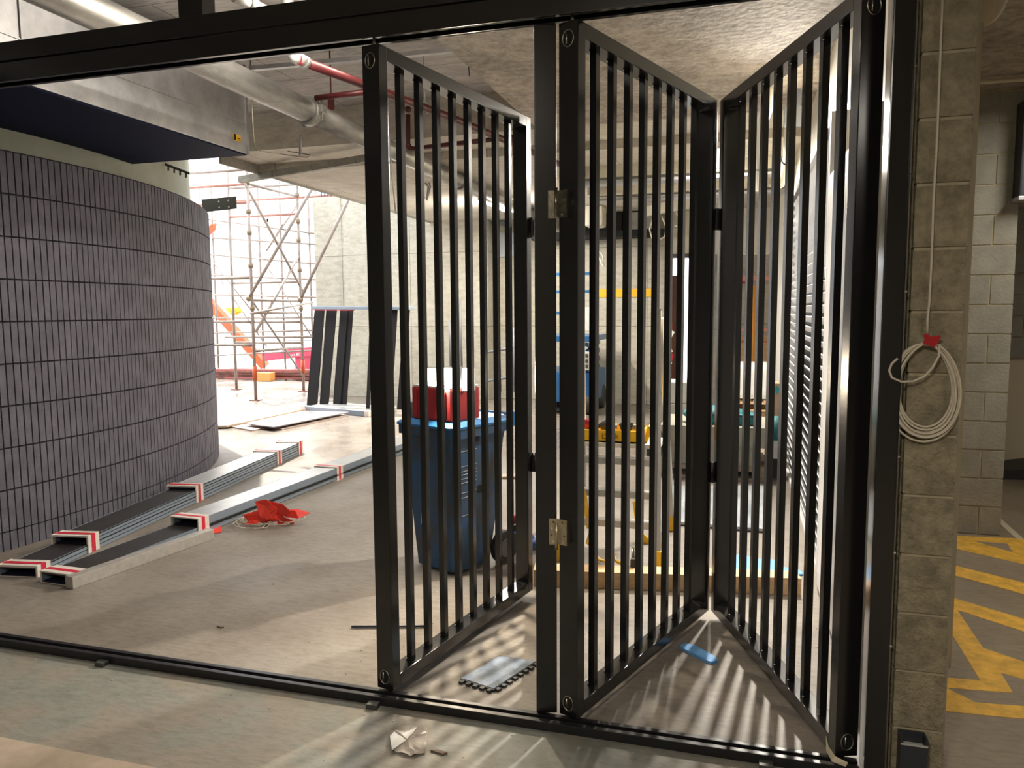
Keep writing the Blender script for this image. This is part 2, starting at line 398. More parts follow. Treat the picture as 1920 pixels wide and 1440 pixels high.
# fixing plate sticking out beside the drum top
pl = thing('fixing_plate', 'dark steel plate with four holes sticking out at the drum top', 'bracket', (0, 0, 0))
b = MB(); p0, p1, p2, p3 = PY(378, 374, 4.6), PY(442, 368, 4.6), PY(443, 391, 4.6), PY(380, 398, 4.6)
b.plate([p0, p1, p2, p3], .012); b.build('plate', mat('plate_grey', (.09, .09, .085), .5), pl)
for (hx, hy) in ((410, 378), (428, 376), (411, 389), (429, 388)):
    MB().cyl(PY(hx, hy, 4.585), .009, .004, (0, 1, 0), 12).build('hole', WHITE, pl)
b = MB()
for i in range(5):
    a, c = 300+i*11, 311+i*11
    ya = 302+i*4.2
    b.plate([PY(a, ya, 3.2), PY(c, ya+4, 3.2), PY(c, ya+9, 3.2), PY(a, ya+5, 3.2)], .004)
    b.plate([PY(a+3, ya+4, 3.2), PY(a+6, ya+4, 3.2), PY(a+6, ya+14, 3.2), PY(a+3, ya+14, 3.2)], .004)
tag(b.build('fixing_strap', mat('strap_grey', (.12, .12, .11), .6)), 'toothed grey strap fixed on the pale wall above the drum tiles', 'strap')

# ================================================================= FOLDING GATE
# top beam and floor track
BX0, BX1 = -4.3, .485
g = thing('gate_header_beam', 'long black steel header beam carrying the folding gate', 'beam', (0, .02, 2.468))
b = MB(); b.bx(BX0, BX1, .0, .018, 0, .075, bev=.002); b.bx(BX0, BX1, .062, .08, 0, .075, bev=.002); b.bx(BX0, BX1, .018, .062, .055, .075); b.build('guide_track', BLK, g)
b = MB(); b.bx(BX0, BX1, -.004, .086, .080, .155, bev=.004); b.build('beam', BLK, g)
b = MB(); b.bx(-2.065, -1.958, .0, .08, .155, .981, bev=.004); b.build('hanger_post', BLK, g)
t = thing('gate_floor_track', 'long black steel guide track lying on the floor under the gate', 'track', (0, 0, 0))
b = MB(); b.bx(BX0, .41, 0, .022, 0, .034, bev=.003); b.bx(BX0, .41, .05, .072, 0, .03, bev=.003); b.bx(BX0, .41, .022, .05, 0, .012); b.build('rail', BLK2, t)
for px in (195, 707, 1435):
    q = G(px, 1245 if px < 300 else 1318 if px < 1000 else 1425)
    b = MB(); b.bx(q.x-.022, q.x+.022, -.035, .001, .0, .018, bev=.002); b.build('fixing_lug', mat('lug_grey%d' % px, (.05, .055, .05), .5), t)
# jamb
j = thing('gate_jamb_post', 'glossy black steel jamb post against the block pier', 'post', (.45, .05, 0))
b = MB(); b.bx(-.030, .03, -.05, .05, 0, 3.09, bev=.004); b.build('post', BLK, j)
b = MB(); b.bx(.030, .036, -.038, -.03, 0, 3.08); b.build('edge_bead', mat('edge_bead', (.2, .19, .17), .35, .6), j)
for zz in (.45, .75, 1.05, 1.55, 1.9, 2.2):
    MB().cyl((.034, -.042, zz), .004, .004, (0, 1, 0), 8).build('screw', CHROME, j)

TH, SW, ZB, ZT = .075, .05, .040, 2.455
def leaf(name, near, far, label, ends=True, hinge=None):
    near, far = Vector(near), Vector(far); L = (far-near).length; a = math.atan2(far.y-near.y, far.x-near.x)
    r = thing(name, label, 'gate', (near.x, near.y, 0), a, 'folding gate leaves')
    H = ZT-ZB
    for x in (0, L-SW):
        MB().bx(x, x+SW, -TH/2, TH/2, ZB, ZT, bev=.003).build('stile', BLK, r)
    for z in (ZB, ZT-.05):
        MB().bx(SW, L-SW, -TH/2, TH/2, z, z+.05, bev=.003).build('rail', BLK, r)
    gap = (L-2*SW)/9
    for i in range(8):
        x = SW+gap*(i+1)
        o = MB().bx(x-.0128, x+.0128, -.0128, .0128, ZB+.048, ZT-.048).build('bar', BLK, r)
        for z in (ZB+.054, ZT-.054): MB().ball((x-.0125, .0138, z), (.004, .004, .004), sub=1).build('screw', CHROME, o)
    # pressed corner plates at the far stile
    for z in (ZB+.05, ZT-.052):
        MB().prism([(L-SW, -.03), (L-SW-.045, -.03), (L-SW, .03)], z, z+.003).build('corner_plate', STEEL if 0 else BLK2, r)
    if ends:
        for z in (ZB+.05, ZT-.055):
            c = MB(); c.cyl((-.0006, 0, z), .021, .003, (1, 0, 0), 24); c.build('access_hole', DARK, r)
            ring = [(-.002, math.cos(t*2*math.pi/28)*.021, z+math.sin(t*2*math.pi/28)*.027) for t in range(28)]
            MB().tube(ring, .0018, 6, closed=True).build('hole_edge', STEEL, r)
            MB().cyl((-.003, .006, z), .003, .036, (0, 0, 1), 8).build('pivot_bolt', STEEL, r)
        MB().cyl((SW*.5, 0, ZT+.02), .006, .05, (0, 0, 1), 10).build('hanger_pin', STEEL, r)
        MB().cyl((SW*.5, 0, ZB-.006), .006, .03, (0, 0, 1), 10).build('guide_pin', STEEL, r)
    return r, L, a
LA, la, aa = leaf('gate_leaf', (-1.280, .052), (-1.035, 1.235), 'black barred gate leaf folded inwards, leftmost of the four')
LD, ld, ad = leaf('gate_leaf', (-.634, .052), (-.930, 1.215), 'black gate leaf seen edge-on at left of the two silver hinges', ends=False)
LB, lb, ab = leaf('gate_leaf', (-.553, .048), (-.135, 1.20), 'black barred gate leaf right of the two silver hinges')
LC, lc, ac = leaf('gate_leaf', (.375, .055), (-.055, 1.205), 'black barred gate leaf running back from the jamb post, rightmost')
# butt hinges between the near stiles (children of the middle leaf)
def hinge(z, m, dull=False):
    c = Vector((-.5865, .014))
    root = MB().cyl((c.x, c.y-.006, z), .0060, .096, (0, 0, 1), 12).build('hinge', m, None)
    root.parent = LB; root.matrix_parent_inverse = LB.matrix_world.inverted()
    for sgn, wx, lx in ((-1, .027, 0), (1, .033, 0)):
        ang = ad if sgn < 0 else ab
        n = Vector((-math.cos(ang), -math.sin(ang)))       # face direction of the end face
        tdir = Vector((-math.sin(ang), math.cos(ang))) * (1 if sgn < 0 else -1)
        if tdir.x*sgn < 0: tdir = -tdir
        base = Vector((-.634, .052)) if sgn < 0 else Vector((-.553, .048))
        edge = base - tdir*(TH/2)*1.0 + n*.002
        start = edge - tdir*.004; end = edge + tdir*wx
        lf = MB().bar((start.x, start.y, z), (end.x, end.y, z), .0035, .092, bev=.0006).build('hinge_leaf', m, root)
        lf.parent = root; lf.matrix_parent_inverse = Matrix.Identity(4)
        for k, (fx, fz) in enumerate(((.45, .036), (.7, .012), (.7, -.012), (.45, -.036))):
            p = edge + tdir*wx*fx + n*.0025
            s = MB().tube([(p.x-n.x*.001, p.y-n.y*.001, z+fz), (p.x+n.x*.0006, p.y+n.y*.0006, z+fz)], .0042, 10).build('hinge_screw', CHROME if (k % 2) else mat('screw_dull%d%d' % (k, int(z*100)), (.25, .18, .08), .4, .8), lf)
            s.parent = lf; s.matrix_parent_inverse = Matrix.Identity(4)
    return root
hinge(1.862, mat('hinge_worn_steel', (.30, .27, .20), .28, 1.0, var=.3, scale=40))
hinge(.718, mat('hinge_brassy_steel', (.62, .53, .36), .35, .8, var=.1, scale=40))
# dark hinges where the far stiles meet
for z in (.72, 1.92):
    for (x, y, P) in ((-.095, 1.21, LB), (-.985, 1.235, LA)):
        o = MB().bx(x-.03, x+.03, y-.004, y+.004, z-.05, z+.05).cyl((x, y-.006, z), .006, .1, (0, 0, 1), 10).build('rear_hinge', BLK2, None)
        o.parent = P; o.matrix_parent_inverse = P.matrix_world.inverted()
# cream tag stuck on the bottom of the right leaf
b = MB(); q = [(1549, 1380), (1553, 1398), (1566, 1418), (1590, 1430), (1586, 1438), (1560, 1428), (1549, 1408)]
b.plate([PY(x, y, .012 if y < 1425 else .0) for x, y in q], .004)
tag(b.build('cream_tie', CREAMP), 'cream plastic tie hooked round the foot of the right gate leaf', 'tie')

# ================================================================= SERVICES OVERHEAD
d = thing('air_duct', 'large galvanised sheet metal duct with a dark underside and yellow sticker', 'duct', (-4.2, .7, 2.7))
L0 = lambda o: o
def child(o, P): o.parent = P; o.matrix_parent_inverse = P.matrix_world.inverted(); return o
b = MB(); b.bx(-4.83, -3.61, -2.5, 2.62, 2.71, 3.36, bev=.004); child(b.build('duct_body', GALV), d)
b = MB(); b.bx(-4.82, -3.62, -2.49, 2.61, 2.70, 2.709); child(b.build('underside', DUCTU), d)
b = MB(); b.bx(-3.612, -3.603, -2.5, 2.62, 2.925, 2.932); b.bx(-3.612, -3.600, 2.6, 2.625, 2.70, 3.37); b.bx(-3.612, -3.600, 0.70, .73, 2.70, 3.37)
child(b.build('folded_seam', GALV), d)
b = MB(); b.bx(-3.609, -3.606, 2.44, 2.53, 2.78, 2.83); st = child(b.build('sticker', TAPEY), d)
b = MB(); b.bx(-3.608, -3.604, 2.445, 2.47, 2.785, 2.828); b.bx(-3.608, -3.604, 2.49, 2.52, 2.80, 2.805); o = b.build('printing', DARK); child(o, st); o.matrix_parent_inverse = Matrix.Identity(4)
b = MB(); b.bx(-4.95, -4.90, 1.15, 1.2, 2.35, 2.9); child(b.build('hanger_angle', GALV), d)

p = thing('large_pipe', 'large galvanised pipe running back under the ceiling beside the duct', 'pipe', (-2.97, 2, 2.93))
PXc, PZ, PR = -2.96, 2.93, .082
child(MB().tube([(PXc, -2.5, PZ), (PXc, 2.43, PZ)], PR, 32).tube([(PXc, 2.43, PZ), (PXc, 9.5, PZ)], PR*.97, 32).build('pipe', GALVP), p)
for y in (2.42, 5.5):
    q = MB().cyl((PXc, y, PZ), PR+.017, .075, (0, 1, 0), 32).bx(PXc+.07, PXc+.13, y-.03, y+.03, PZ-.02, PZ+.035, bev=.004)
    q.cyl((PXc+.11, y, PZ), .008, .13, (0, 0, 1), 8)
    q = child(q.build('grooved_coupling', GALVP), p)
MBr = MB().cyl((PXc, 2.75, 3.19), .006, .52, (0, 0, 1), 8).bx(PXc-.02, PXc+.02, 2.735, 2.765, 3.02, 3.11)
child(MBr.build('hanger_rod', REDP), p)
# looped cables hanging off the pipe, wire tray below
t = thing('cable_loops', 'bunch of grey cable loops hanging under the large pipe', 'cable', (-2.86, 2.6, 2.7))
lc_ = PY(571, 217, 2.6)
for k, (w, hh) in enumerate(((.042, .13), (.034, .125), (.022, .12))):
    pts = [(lc_.x+w*math.sin(a)+.008*k, 2.6, lc_.z+.06-hh*(1-math.cos(a))/2*1.1) for a in [i*2*math.pi/20 for i in range(21)]]
    child(MB().tube(pts, .006, 6).build('cable', LGREY), t)
w_ = thing('steel_rod_bracket', 'bent galvanised rod bracket below the pipe beside the duct end', 'bracket', (-3.4, 2.8, 2.7))
pts = [Vector((PY(473, 205, 2.72).x, PY(473, 205, 2.72).y, 3.45)), PY(473, 205, 2.72), PY(475, 250, 2.72), PY(478, 275, 2.74), PY(490, 284, 2.78), PY(530, 290, 2.85), PY(560, 294, 2.9), PY(578, 296, 2.92), PY(582, 291, 2.95), PY(560, 287, 2.95), PY(540, 284, 2.95)]
child(MB().tube(pts, .006, 8).build('rod', STEEL), w_)
child(MB().tube([PY(564, 253, 2.8), PY(563, 290, 2.85)], .011, 10).build('sleeve', GALV), w_)

s = thing('sprinkler_pipe', 'dark red sprinkler pipe with a grey elbow running back under the ceiling', 'pipe', (-2.5, 2.4, 3.1))
a0, a1 = G(560, 112, 2.97), G(968, 272, 2.95)
child(MB().tube([a0, G(680, 158, 2.97), G(850, 222, 2.96), a1, G(1195, 372, 2.93)], .028, 16).build('pipe', REDP), s)
child(MB().tube([G(541, 92, 3.02)+Vector((0, 0, .42)), G(543, 98, 3.01), G(550, 106, 2.99), G(572, 116, 2.97)], .036, 16).build('elbow', GALVP), s)
child(MB().cyl(G(571, 116, 2.97), .037, .03, (.1, 1, 0), 16).build('coupling', GALVP), s)
s = thing('branch_pipe', 'thin dark red branch pipe crossing below the main sprinkler pipe', 'pipe', (-2.3, 4, 3))
y0 = 4.0
child(MB().tube([PY(765, 215, y0), PY(765, 270, y0), PY(768, 277, y0), PY(776, 279, y0), PY(870, 268, y0), PY(970, 256, y0)], .022, 12).build('pipe', REDP), s)
for (ya, px, py) in ((y0, 766, 274), (y0, 765, 205)): child(MB().ball(PY(px, py, ya), (.03, .03, .03)).build('fitting', REDP), s)
tag(MB().tube([G(592, 184, 3.0), G(690, 172, 3.0)], .02, 12).build('branch_pipe', REDP), 'short dark red pipe crossing behind the pipe hanger', 'pipe')
tag(MB().tube([PY(868, 325, 7.0), PY(990, 314, 7.0)], .022, 12).build('branch_pipe', REDP), 'thin red pipe far back under the ceiling above the wall', 'pipe')
s = thing('conduit_run', 'pale steel strut fixed across the raised ceiling bay', 'conduit', (-2.6, 2.6, 3.4))
child(MB().bar(PY(470, 129, 2.62), PY(875, 92, 2.62), .04, .03).build('strut', GALV), s)
child(MB().bar(PY(876, 92, 2.62), PY(880, 143, 2.62), .006, .006).build('drop_rod', DARK), s)
t = thing('smoke_pipe', 'short galvanised pipe stub at the top above the header beam', 'pipe', (-2, .8, 3))
child(MB().tube([G(438, -6, 3.2), G(475, 8, 3.2), G(512, 26, 3.2), G(560, 48, 3.2)], .028, 14).build('pipe', GALVP), t)
child(MB().cyl(G(474, 8, 3.2), .034, .05, G(475, 8, 3.2)-G(440, -5, 3.2), 14).build('coupling', GALVP), t)
# strut bands across the back soffit
for (y, z, lab) in ((5.62, 2.87, 'pale grey cable tray across the back soffit, nearer one'), (6.6, 2.83, 'pale grey cable tray across the back soffit, farther one')):
    tag(MB().bx(-1.7, .5, y, y+.22, z-.03, z, bev=.004).build('cable_tray', GALV), lab, 'tray')
b = MB(); A_, B_ = G(450, 331, 3.02), G(692, 289, 3.02)
b.bar(A_-Vector((0, 0, .036)), B_-Vector((0, 0, .036)), .05, .07); tag(b.build('edge_strip', CONCD), 'grey strip running along the pale soffit above the scaffold', 'strip')
# hanging wires and cable loops seen through the leaves
def wire(name, px, m, r, label, cat='cable', grp=None):
    P_ = [PY(x, y, Y) for x, y, Y in px]
    zc = 3.45 if (P_[0].y < 4.15 and P_[0].x < -1.72) else 3.02
    if px[0][2] < 7 and P_[0].z < zc: P_ = [Vector((P_[0].x, P_[0].y, zc))] + P_
    o = MB().tube(P_, r, 6).build(name, m); return tag(o, label, cat, grp)
wire('hanging_cable', [(793, 85, 3), (795, 150, 3), (797, 190, 3), (790, 196, 3), (793, 212, 3), (800, 214, 3), (804, 200, 3), (797, 190, 3)], LGREY, .004, 'thin looped wire hanging behind the left gate leaf')
wire('hanging_cable', [(725, 110, 3.5), (728, 240, 3.5), (735, 330, 3.5), (742, 400, 3.5)], LGREY, .006, 'pale cable drop beside the first bars of the left leaf')
wire('hanging_cable', [(795, 340, 6), (803, 350, 6), (800, 372, 6), (794, 370, 6), (790, 345, 6), (800, 332, 6), (807, 350, 6), (800, 376, 6)], LGREY, .012, 'grey cable loops hanging from the soffit, seen through the left leaf')
wire('hanging_cable', [(846, 260, 6), (850, 400, 6), (848, 470, 6), (845, 540, 6), (852, 560, 6)], CABLE, .004, 'thin pinkish wire hanging down through the middle of the left leaf')
wire('hanging_cable', [(1125, 402, 8.42), (1122, 440, 8.42), (1118, 466, 8.42), (1130, 478, 8.42), (1133, 500, 8.42), (1128, 495, 8.42), (1121, 476, 8.42)], PVC, .008, 'white cable hanging below the wall unit')
wire('hanging_cable', [(1226, 404, 8.42), (1218, 430, 8.42), (1222, 446, 8.42), (1235, 450, 8.42), (1246, 444, 8.42), (1250, 428, 8.42), (1241, 406, 8.42)], PVC, .010, 'white cable loop hanging under the white conduit')
wire('hanging_cable', [(1268, 398, 8.42), (1275, 412, 8.42), (1272, 424, 8.42), (1265, 424, 8.42)], PVC, .010, 'short white cable end right of the cable loop')
t = thing('white_conduit', 'white plastic duct crossing above the grey back wall', 'conduit', (-.6, 8, 2.8))
child(MB().bar(PY(1205, 398, 8.4), PY(1345, 370, 8.4), .12, .14, bev=.02).build('duct', PVC), t)
o = MB().bx(-2.15, -1.88, 8.5, 8.9, 2.72, 3.02, bev=.06).build('wall_unit', PVC); tag(o, 'white rounded wall unit under the soffit behind the middle leaf', 'unit')
o = MB().bx(-2.3, -1.72, 9.3, 9.58, 2.73, 2.99).build('black_board', DARK); tag(o, 'black rectangular board above the grey wall', 'board')
tag(MB().bx(-1.70, -1.18, 9.35, 9.58, 2.73, 3.0, bev=.01).build('grey_panel_box', LGREY), 'pale grey panel box above the grey wall, right of the black board', 'box')
tag(MB().bx(-3.15, -1.06, 9.2, 9.9, 2.62, 2.72).build('wall_cap_beam', DARK), 'dark beam lying along the top of the grey back wall', 'beam')
tag(MB().bx(-2.2, -1.22, 9.588, 9.597, 1.71, 1.84).build('warning_tape', TAPEY), 'wide yellow tape strip across the grey back wall', 'tape')
# exposed white soil pipes far right
t = thing('soil_pipe', 'white plastic soil pipe bending down behind the right leaf', 'pipe', (0, 5, 2.5))
child(MB().tube([Vector((PY(1436, 205, 3.2).x, PY(1436, 205, 3.2).y, 3.1)), PY(1436, 205, 3.2), PY(1428, 230, 3.5), PY(1424, 290, 4.0), PY(1420, 350, 5.0)], .045, 16).build('pipe', PVC), t)
for (px, py, Y) in ((1427, 260, 3.8), (1422, 310, 4.3)): child(MB().cyl(PY(px, py, Y), .049, .012, (0, .9, -.4), 16).build('clip', DARK), t)
t = thing('soil_pipe', 'shorter white plastic pipe elbow under the soffit left of the louvre', 'pipe', (.3, 5, 2.5))
child(MB().tube([Vector((PY(1479, 270, 4.6).x, PY(1479, 270, 4.6).y, 3.1)), PY(1479, 270, 4.6), PY(1478, 295, 4.7), PY(1472, 315, 4.9), PY(1462, 345, 5.3)], .045, 16).build('pipe', PVC), t)
child(MB().cyl(PY(1476, 300, 4.75), .05, .015, (0, .9, -.4), 16).build('clip', DARK), t)
# carpark side: moulded fitting and conduit on the right
t = thing('ceiling_fitting', 'cream moulded pipe outlet hanging from the carpark ceiling', 'fitting', (.9, .95, 2.86))
c = PY(1852, 45, .95)
child(MB().ball((c.x-.01, .95, 2.76), (.085, .085, .17), sub=3).build('outlet', CREAMP), t)
child(MB().cyl((c.x-.01, .95, 2.845), .12, .02, (0, 0, 1), 24).build('flange', CREAMP), t)
tag(MB().tube([PY(1815, 155, 2.7), PY(1960, 147, 2.7)], .012, 10).build('conduit', CREAMP), 'pale conduit fixed across the carpark ceiling', 'conduit')
# dim steel frame at the far right edge
t = thing('wall_cabinet', 'dark steel cabinet cut off by the right edge of the photo', 'cabinet', (1.8, 3.1, 2.2))
q0, q1 = PY(1916, 190, 3.0), PY(1911, 370, 3.0)
child(MB().bx(q0.x, q0.x+.4, 2.95, 3.25, q1.z, q0.z, bev=.01).build('body', mat('cabinet_dark', (.03, .033, .042), .5, .2)), t)
child(MB().bx(q0.x-.01, q0.x+.4, 2.93, 3.27, q1.z-.025, q1.z, bev=.004).build('tray_edge', GALV), t)

# ================================================================= CABLE COIL ON THE PIER
t = thing('cable_coil', 'coil of cream cable hung on the block pier with red tape', 'cable', (.55, .02, 1.42))
Yc = .018
child(MB().tube([PY(1768, -20, Yc), PY(1763, 110, Yc), PY(1757, 260, Yc), PY(1750, 380, Yc), PY(1747, 480, Yc), PY(1743, 560, Yc), PY(1739, 600, Yc), PY(1739, 628, Yc)], .0038, 8).build('drop_cable', CABLE), t)
for k in range(7):
    cx, cy = 1734+random.uniform(-3, 3), 727+random.uniform(-3, 4)+k*.5
    rx, ry = 50+k*3.0, 76+k*3.2
    pts = []
    for i in range(40):
        a = 2*math.pi*i/40
        x = cx+rx*math.sin(a)*(1-.10*math.cos(a)); y = cy-ry*math.cos(a)
        top = max(0, math.cos(a))**6
        x = x*(1-top)+(1743+(x-1743)*.35)*top; y = y*(1-top)+(640+k*1.2)*top
        pts.append(PY(x, y, Yc-.004-.0045*(k % 3)))
    child(MB().tube(pts, .0036, 8, closed=True).build('loop', CABLE), t)
child(MB().tube([PY(x, y, Yc-.018) for x, y in ((1762, 645), (1760, 668), (1748, 690), (1733, 706), (1712, 715), (1690, 716), (1672, 708), (1667, 695), (1672, 682), (1683, 672))], .0036, 8).build('loop', CABLE), t)
b = MB(); b.plate([PY(x, y, Yc-.022) for x, y in ((1732, 627), (1739, 625), (1744, 631), (1765, 629), (1760, 642), (1752, 651), (1731, 645), (1734, 637))], .006)
child(b.build('red_tape', REDT), t)
# small dark channel leaning at pier foot
t = thing('channel_offcut', 'short dark hollow channel standing against the foot of the pier', 'channel', (.555, .0, 0))
child(MB().bx(.517, .523, -.025, .024, 0, .175).bx(.588, .594, -.025, .024, 0, .175).bx(.523, .588, .018, .024, 0, .175).bx(.523, .588, -.025, -.019, 0, .150).build('channel', mat('offcut_dark', (.03, .033, .04), .4)), t)
child(MB().bx(.517, .594, -.0255, -.022, .150, .156).bx(.523, .588, -.018, .018, .13, .14).build('rim', LGREY), t)

# ================================================================= FLOOR PAINT
def paint(name, pts, label, m, z=.0015):
    poly = [(G(x, y, 0).x, G(x, y, 0).y) for x, y in pts]
    o = MB().prism(poly, 0.0002, z).build(name, m); return tag(o, label, 'floor marking', None)
k = 2.881
def cr(pts): return [(1600+x/k, 940+y/k) for x, y in pts]
paint('floor_marking', cr([(440, 183), (865, 200), (1300, 255), (1300, 440), (922, 340), (440, 232)]), 'yellow painted stripe nearest the brick pier on the carpark floor', YEL)
paint('floor_marking_gap', cr([(650, 215), (832, 230), (862, 276)]), 'bare grey triangle inside the yellow stripe nearest the brick pier', FLOOR, .0022)
paint('floor_marking', cr([(440, 320), (922, 440), (1300, 530), (1300, 620), (922, 502), (440, 372)]), 'second yellow painted stripe from the brick pier', YEL)
paint('floor_marking', cr([(400, 480), (922, 636), (1300, 740), (1300, 830), (922, 704), (562, 588), (700, 792), (922, 868), (1300, 1000), (1300, 1110), (922, 965), (796, 925), (862, 1035), (400, 1000), (400, 945), (685, 968), (520, 700), (400, 560)]), 'large zigzag yellow painted marking beside the block pier', YEL)
paint('floor_marking', cr([(420, 960), (490, 1003), (660, 1088), (922, 1108), (1300, 1140), (1300, 1215), (922, 1176), (420, 1128)]), 'yellow painted stripe nearest the foot of the block pier', YEL, .0018)
paint('floor_marking', cr([(782, 80), (922, 205), (1200, 400), (1200, 440), (922, 240), (785, 115)]), 'cream painted line running back along the brick pier', CREAMP, .0012)
b = MB(); b.prism([(-5, -.565), (-1.6, -.565), (-1.6, -.78), (-5, -.78)], .0002, .0015)
tag(b.build('floor_marking', BEIGE), 'beige painted band on the floor at the lower left corner', 'floor marking')
t = MB(); t.prism([(G(x, y).x, G(x, y).y) for x, y in ((1870, 893), (1885, 880), (1925, 876), (1925, 900), (1880, 899))], 0, .09)
tag(t.build('wheel_stop', RUB), 'black wheel stop on the carpark floor at the right edge', 'wheel stop')

# ================================================================= STRUT BUNDLES ON THE FLOOR
def channel(b, p0, p1, w, h, z, wall=.006):
    """open box channel from p0 to p1 (xy, right edge), lying at height z; material 0 side, 1 top, 2 inside"""
    p0, p1 = Vector((*p0, 0)), Vector((*p1, 0)); d = (p1-p0).normalized(); n = Vector((-d.y, d.x, 0))
    up = Vector((0, 0, 1))
    def seg(o, ww, hh, mi): b.bar(p0+n*o[0]+up*(z+o[1]), p1+n*o[0]+up*(z+o[1]), ww, hh, mi=mi, bev=.0008)
    seg((wall/2, h/2), wall, h, 0); seg((w-wall/2, h/2), wall, h, 0)
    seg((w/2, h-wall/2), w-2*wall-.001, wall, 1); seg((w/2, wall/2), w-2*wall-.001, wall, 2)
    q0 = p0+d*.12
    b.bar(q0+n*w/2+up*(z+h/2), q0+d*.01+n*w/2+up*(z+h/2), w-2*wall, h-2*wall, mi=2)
def wrap(parent, p0, p1, s, w, h, z, ln=.105):
    p0, p1 = Vector((*p0, 0)), Vector((*p1, 0)); d = (p1-p0).normalized(); n = Vector((-d.y, d.x, 0)); up = Vector((0, 0, 1))
    e = .008
    def ringb(a, l, ee):
        b = MB(); c0 = p0+d*a; c1 = p0+d*(a+l)
        for (o, hh, ww, tt) in ((-ee/2, h/2, ee, h+2*ee), (w+ee/2, h/2, ee, h+2*ee), (w/2, h+ee/2, w, ee), (w/2, -ee/2+.0005, w, ee*.6)):
            b.bar(c0+n*o+up*(z+hh), c1+n*o+up*(z+hh), ww, tt, bev=min(ee*.4, .002))
        return b
    tp = child(ringb(s, ln, e).build('tape_wrap', TAPEW), parent)
    rs = ringb(s+ln*.32, ln*.3, e+.0012).build('red_stripe', TAPER); rs.parent = tp
def vec2(v): return (v.x, v.y)
# left bundle
A0_, A1_ = (-3.815, .76), (-4.43, 4.50)
t = thing('channel_bundle', 'long taped bundle of pale channels nearest the tiled drum wall', 'channels', (*A0_, 0))
dA = (Vector(A1_)-Vector(A0_)).normalized(); LAn = (Vector(A1_)-Vector(A0_)).length
pt = lambda s: tuple(Vector(A0_)+dA*s)
for (s0, z, h) in ((0, .004, .050), (.45, .056, .044), (1.72, .102, .022)):
    b = MB()
    channel(b, pt(s0), pt(LAn), .235, h, z); child(b.build('channel', [LBLUE, CHDARK if h > .03 else ALU, NAVY]), t)
    n2 = Vector((-dA.y, dA.x)); e0, e1 = Vector(pt(s0+.02))-n2*.001, Vector(pt(LAn))-n2*.001
    b = MB(); b.bar((e0.x, e0.y, z+h-.002), (e1.x, e1.y, z+h-.002), .003, .006)
    if h > .03: b.bar((e0.x, e0.y, z+h*.45), (e1.x, e1.y, z+h*.45), .0025, .003)
    child(b.build('joint_line', DARK), t)
for s, hh in ((-.003, .054), (.43, .100), (1.70, .124), (3.2, .124), (LAn-.06, .124)): wrap(t, A0_, A1_, s, .235, hh, .004)
# right bundle
B0_, B1_ = (-3.50, .70), (-3.32, 6.2)
t = thing('channel_bundle', 'long taped bundle of pale channels lying right of the first, red flagging on it', 'channels', (*B0_, 0))
dB = (Vector(B1_)-Vector(B0_)).normalized(); LBn = (Vector(B1_)-Vector(B0_)).length
pb = lambda s: tuple(Vector(B0_)+dB*s)
for (s0, z) in ((0, .004), (1.01, .058)):
    b = MB(); channel(b, pb(s0), pb(LBn), .22, .052, z); child(b.build('channel', [LBLUE, CHDARK if z < .05 else ALU, NAVY]), t)
b = MB(); n2 = Vector((-dB.y, dB.x)); e0, e1 = Vector(pb(1.1))-n2*.006, Vector(pb(LBn))-n2*.006
b.bar((e0.x, e0.y, .046), (e1.x, e1.y, .046), .004, .018); child(b.build('dark_slot', DARK), t)
for s, hh in ((-.003, .056), (.99, .108), (2.75, .108), (4.6, .108)): wrap(t, B0_, B1_, s, .22, hh, .004)
t = thing('aluminium_section', 'bare aluminium box section lying along the right bundle', 'box section', (-3.47, .68, 0))
sa, sb = G(122, 1103), G(374, 1013)
b = MB(); b.bar((sa.x+.03, sa.y, .035), (sb.x+.05, sb.y+.05, .035), .062, .068, bev=.003); child(b.build('section', SILV), t)

# red flagging with cord
t = thing('red_flagging', 'crumpled heap of red plastic flags tangled with pale cord', 'flagging', (-3.2, 2.2, 0))
random.seed(3)
flags = [[(388, 987), (415, 983), (415, 998), (388, 1000)],
         [(478, 940), (500, 936), (520, 955), (515, 975), (488, 970)], [(500, 938), (530, 945), (545, 958), (520, 978), (505, 962)],
         [(455, 965), (490, 955), (505, 975), (470, 983)], [(530, 955), (560, 955), (583, 962), (560, 972), (535, 970)],
         [(452, 983), (490, 975), (480, 984)], [(520, 965), (548, 975), (552, 983), (520, 984)], [(470, 972), (515, 960), (525, 976), (495, 984)]]
for i, f in enumerate(flags):
    zb = .004 if i in (0, 5) else random.uniform(.01, .03)
    pts = []
    for (x, y) in f:
        g0 = G(x, 985 if i else y+1)
        pts.append(PY(x, y, g0.y+random.uniform(-.03, .03)) if i else G(x, y, .004))
    b = MB(); c = sum(pts, Vector())/len(pts)+Vector((0, 0, .02 if i else 0))
    cv = b.bm.verts.new(c); vs = [b.bm.verts.new((q.x, q.y, max(q.z, .004))) for q in pts]
    for k2 in range(len(vs)): b.bm.faces.new((vs[k2], vs[(k2+1) % len(vs)], cv))
    o = child(b.build('flag', RED), t)
    m_ = o.modifiers.new('thick', 'SOLIDIFY'); m_.thickness = .002
for i in range(5):
    pts = []
    cx, cy = random.uniform(470, 545), random.uniform(966, 982)
    for k2 in range(26):
        a = k2*.5+i; rr = random.uniform(.7, 1)
        px, py = cx+math.cos(a)*38*rr, min(cy+math.sin(a)*13*rr, 997)
        q = G(px, py, .012+.02*abs(math.sin(a*1.7))); pts.append(q)
    child(MB().tube(pts, .0022, 5).build('cord', ROPE), t)

